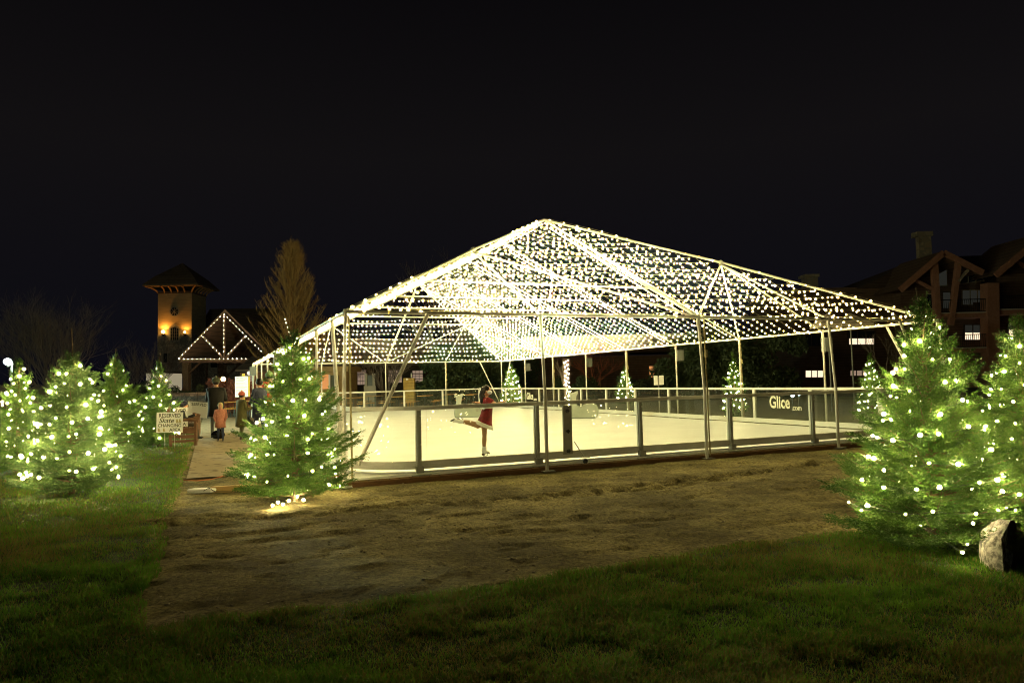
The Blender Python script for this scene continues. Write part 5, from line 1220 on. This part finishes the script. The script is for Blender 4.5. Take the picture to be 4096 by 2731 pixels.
# arms
b.caps(S_(800, 480, -.10), S_(925, 535, -.16), 34*k_, 25*k_, 12); b.caps(S_(925, 535, -.16), S_(1055, 488, -.20), 24*k_, 16*k_, 12); hand(b, S_(1055, 488, -.20), S_(1100, 462, -.20)-S_(1055, 488, -.20), (0, 0, -1), .95)
b.caps(S_(775, 478, .10), S_(700, 520, .22), 30*k_, 24*k_, 12); b.caps(S_(700, 520, .22), S_(625, 508, .30), 24*k_, 17*k_, 12); hand(b, S_(625, 508, .30), S_(570, 495, .32)-S_(625, 508, .30), (0, 0, -1), .9)
hc = S_(775, 320); r = 66*k_; head(b, hc, r, (1, -.12, 0))
zt_ = S_(0, 760).z
organic('body', b, [MT['skin'], MT['tights']], .0065, sk, pick=lambda c: 1 if c.z < zt_ else 0)
q = MB(); q.ball(hc+Vector((r*.80, -.33*r-.02*r, r*.10)), r*.10, 8, 6); q.ball(hc+Vector((r*.86, .30*r, r*.10)), r*.10, 8, 6); q.build('eyes', MT['black'], sk)
q = MB(); q.ball(hc+Vector((r*.62, -.03, -r*.42)), (r*.62, r*.66, r*.52), 14, 10, Matrix.Rotation(.2, 3, 'Y')); q.bar(hc+Vector((r*.35, -r*.62, -.15*r)), hc+Vector((-.05*r, -r*.86, -.05*r)), .004, .004); q.build('face_mask', MT['mask'], sk, smooth=True)
q = MB(); q.ball(hc+Vector((-r*.20, 0, r*.30)), (r*1.04, r*.92, r*1.02), 16, 12); q.ball(hc+Vector((-r*.50, 0, -.05*r)), (r*.72, r*.86, r*.8), 14, 10)
q.caps(S_(705, 300), S_(690, 400), 36*k_, 42*k_, 12); q.caps(S_(690, 400), S_(700, 500), 42*k_, 34*k_, 12)
organic('hair', q, MT['hair'], .008, sk)
q = MB(); q.caps(S_(668, 285, -.05), S_(672, 310, -.05), .012, .012, 8); q.build('hair_ribbon', MT['mask'], sk)
def ring(xl, yl, xr_, yr, hd, n_=28, wav=0.):
    A_ = S_(xl, yl); B_ = S_(xr_, yr); c = (A_+B_)/2; h_ = (B_-A_)/2
    return [c+h_*math.cos(a)*(1+wav*math.cos(7*a))+Vector((0, hd*math.sin(a)*(1+wav*math.cos(7*a)), 0)) for a in np.linspace(0, 2*PI, n_, False)]
q = MB(); q.loft([ring(728, 425, 812, 432, .06), ring(712, 455, 842, 470, .10), ring(705, 520, 852, 520, .105), ring(700, 585, 862, 578, .092)]); q.caps(S_(795, 470, -.09), S_(850, 492, -.12), 46*k_, 40*k_, 14); q.caps(S_(770, 470, .09), S_(745, 498, .15), 42*k_, 38*k_, 14); q.build('bodice', MT['velvet'], sk, smooth=True)
q = MB(); q.loft([ring(698, 578, 864, 566, .100), ring(698, 604, 866, 594, .102)]); q.build('waist_band', MT['fur'], sk, smooth=True)
q = MB(); q.ball(S_(722, 596, -.11), .028, 8, 6); q.ball(S_(740, 590, -.115), .02, 8, 6); q.build('bow', MT['mask'], sk)
q = MB(); q.loft([ring(696, 600, 866, 590, .10), ring(672, 690, 856, 720, .13, wav=.02), ring(640, 760, 850, 830, .16, wav=.04), ring(622, 785, 858, 888, .18, wav=.05)], cap=False); q.build('skirt', MT['velvet'], sk, smooth=True)
q = MB(); q.loft([ring(624, 776, 860, 878, .178, wav=.05), ring(612, 772, 864, 884, .20, wav=.05), ring(600, 830, 866, 940, .205, wav=.05), ring(616, 838, 850, 935, .185, wav=.05), ring(630, 790, 850, 885, .17, wav=.05)], cap=False); q.build('fur_hem', MT['fur'], sk, smooth=True)
def boot(pts, rs, dy, sole, blade, nm):
    q = MB()
    for i in range(len(pts)-1): q.caps(S_(*pts[i], dy), S_(*pts[i+1], dy), rs[i]*k_, rs[i+1]*k_, 12)
    o = organic(nm, q, MT['boot'], .007, sk)
    q = MB(); q.prism([S_(x, y, dy-.022) for x, y in sole], (0, .044, 0)); q.build('heel', MT['heel'], o)
    q = MB(); q.prism([S_(x, y, dy-.004) for x, y in blade], (0, .008, 0)); q.build('blade', MT['steel'], o)
boot([(732, 1215), (728, 1262), (735, 1285), (775, 1285), (800, 1283)], [38, 40, 34, 26, 18], 0, [(692, 1305), (820, 1292), (824, 1302), (742, 1316), (738, 1335), (694, 1336)], [(682, 1386), (688, 1362), (718, 1352), (722, 1330), (736, 1330), (738, 1346), (772, 1332), (776, 1312), (790, 1312), (790, 1326), (818, 1308), (822, 1320), (745, 1360)], 'skate_boot')
boot([(392, 805), (350, 803), (330, 795), (290, 790), (255, 800)], [38, 40, 36, 32, 22], .08, [(398, 770), (392, 757), (330, 757), (240, 785), (238, 795), (330, 770)], [(198, 792), (200, 800), (228, 806), (240, 792), (300, 762), (380, 752), (395, 746), (300, 752), (240, 768)], 'skate_boot')
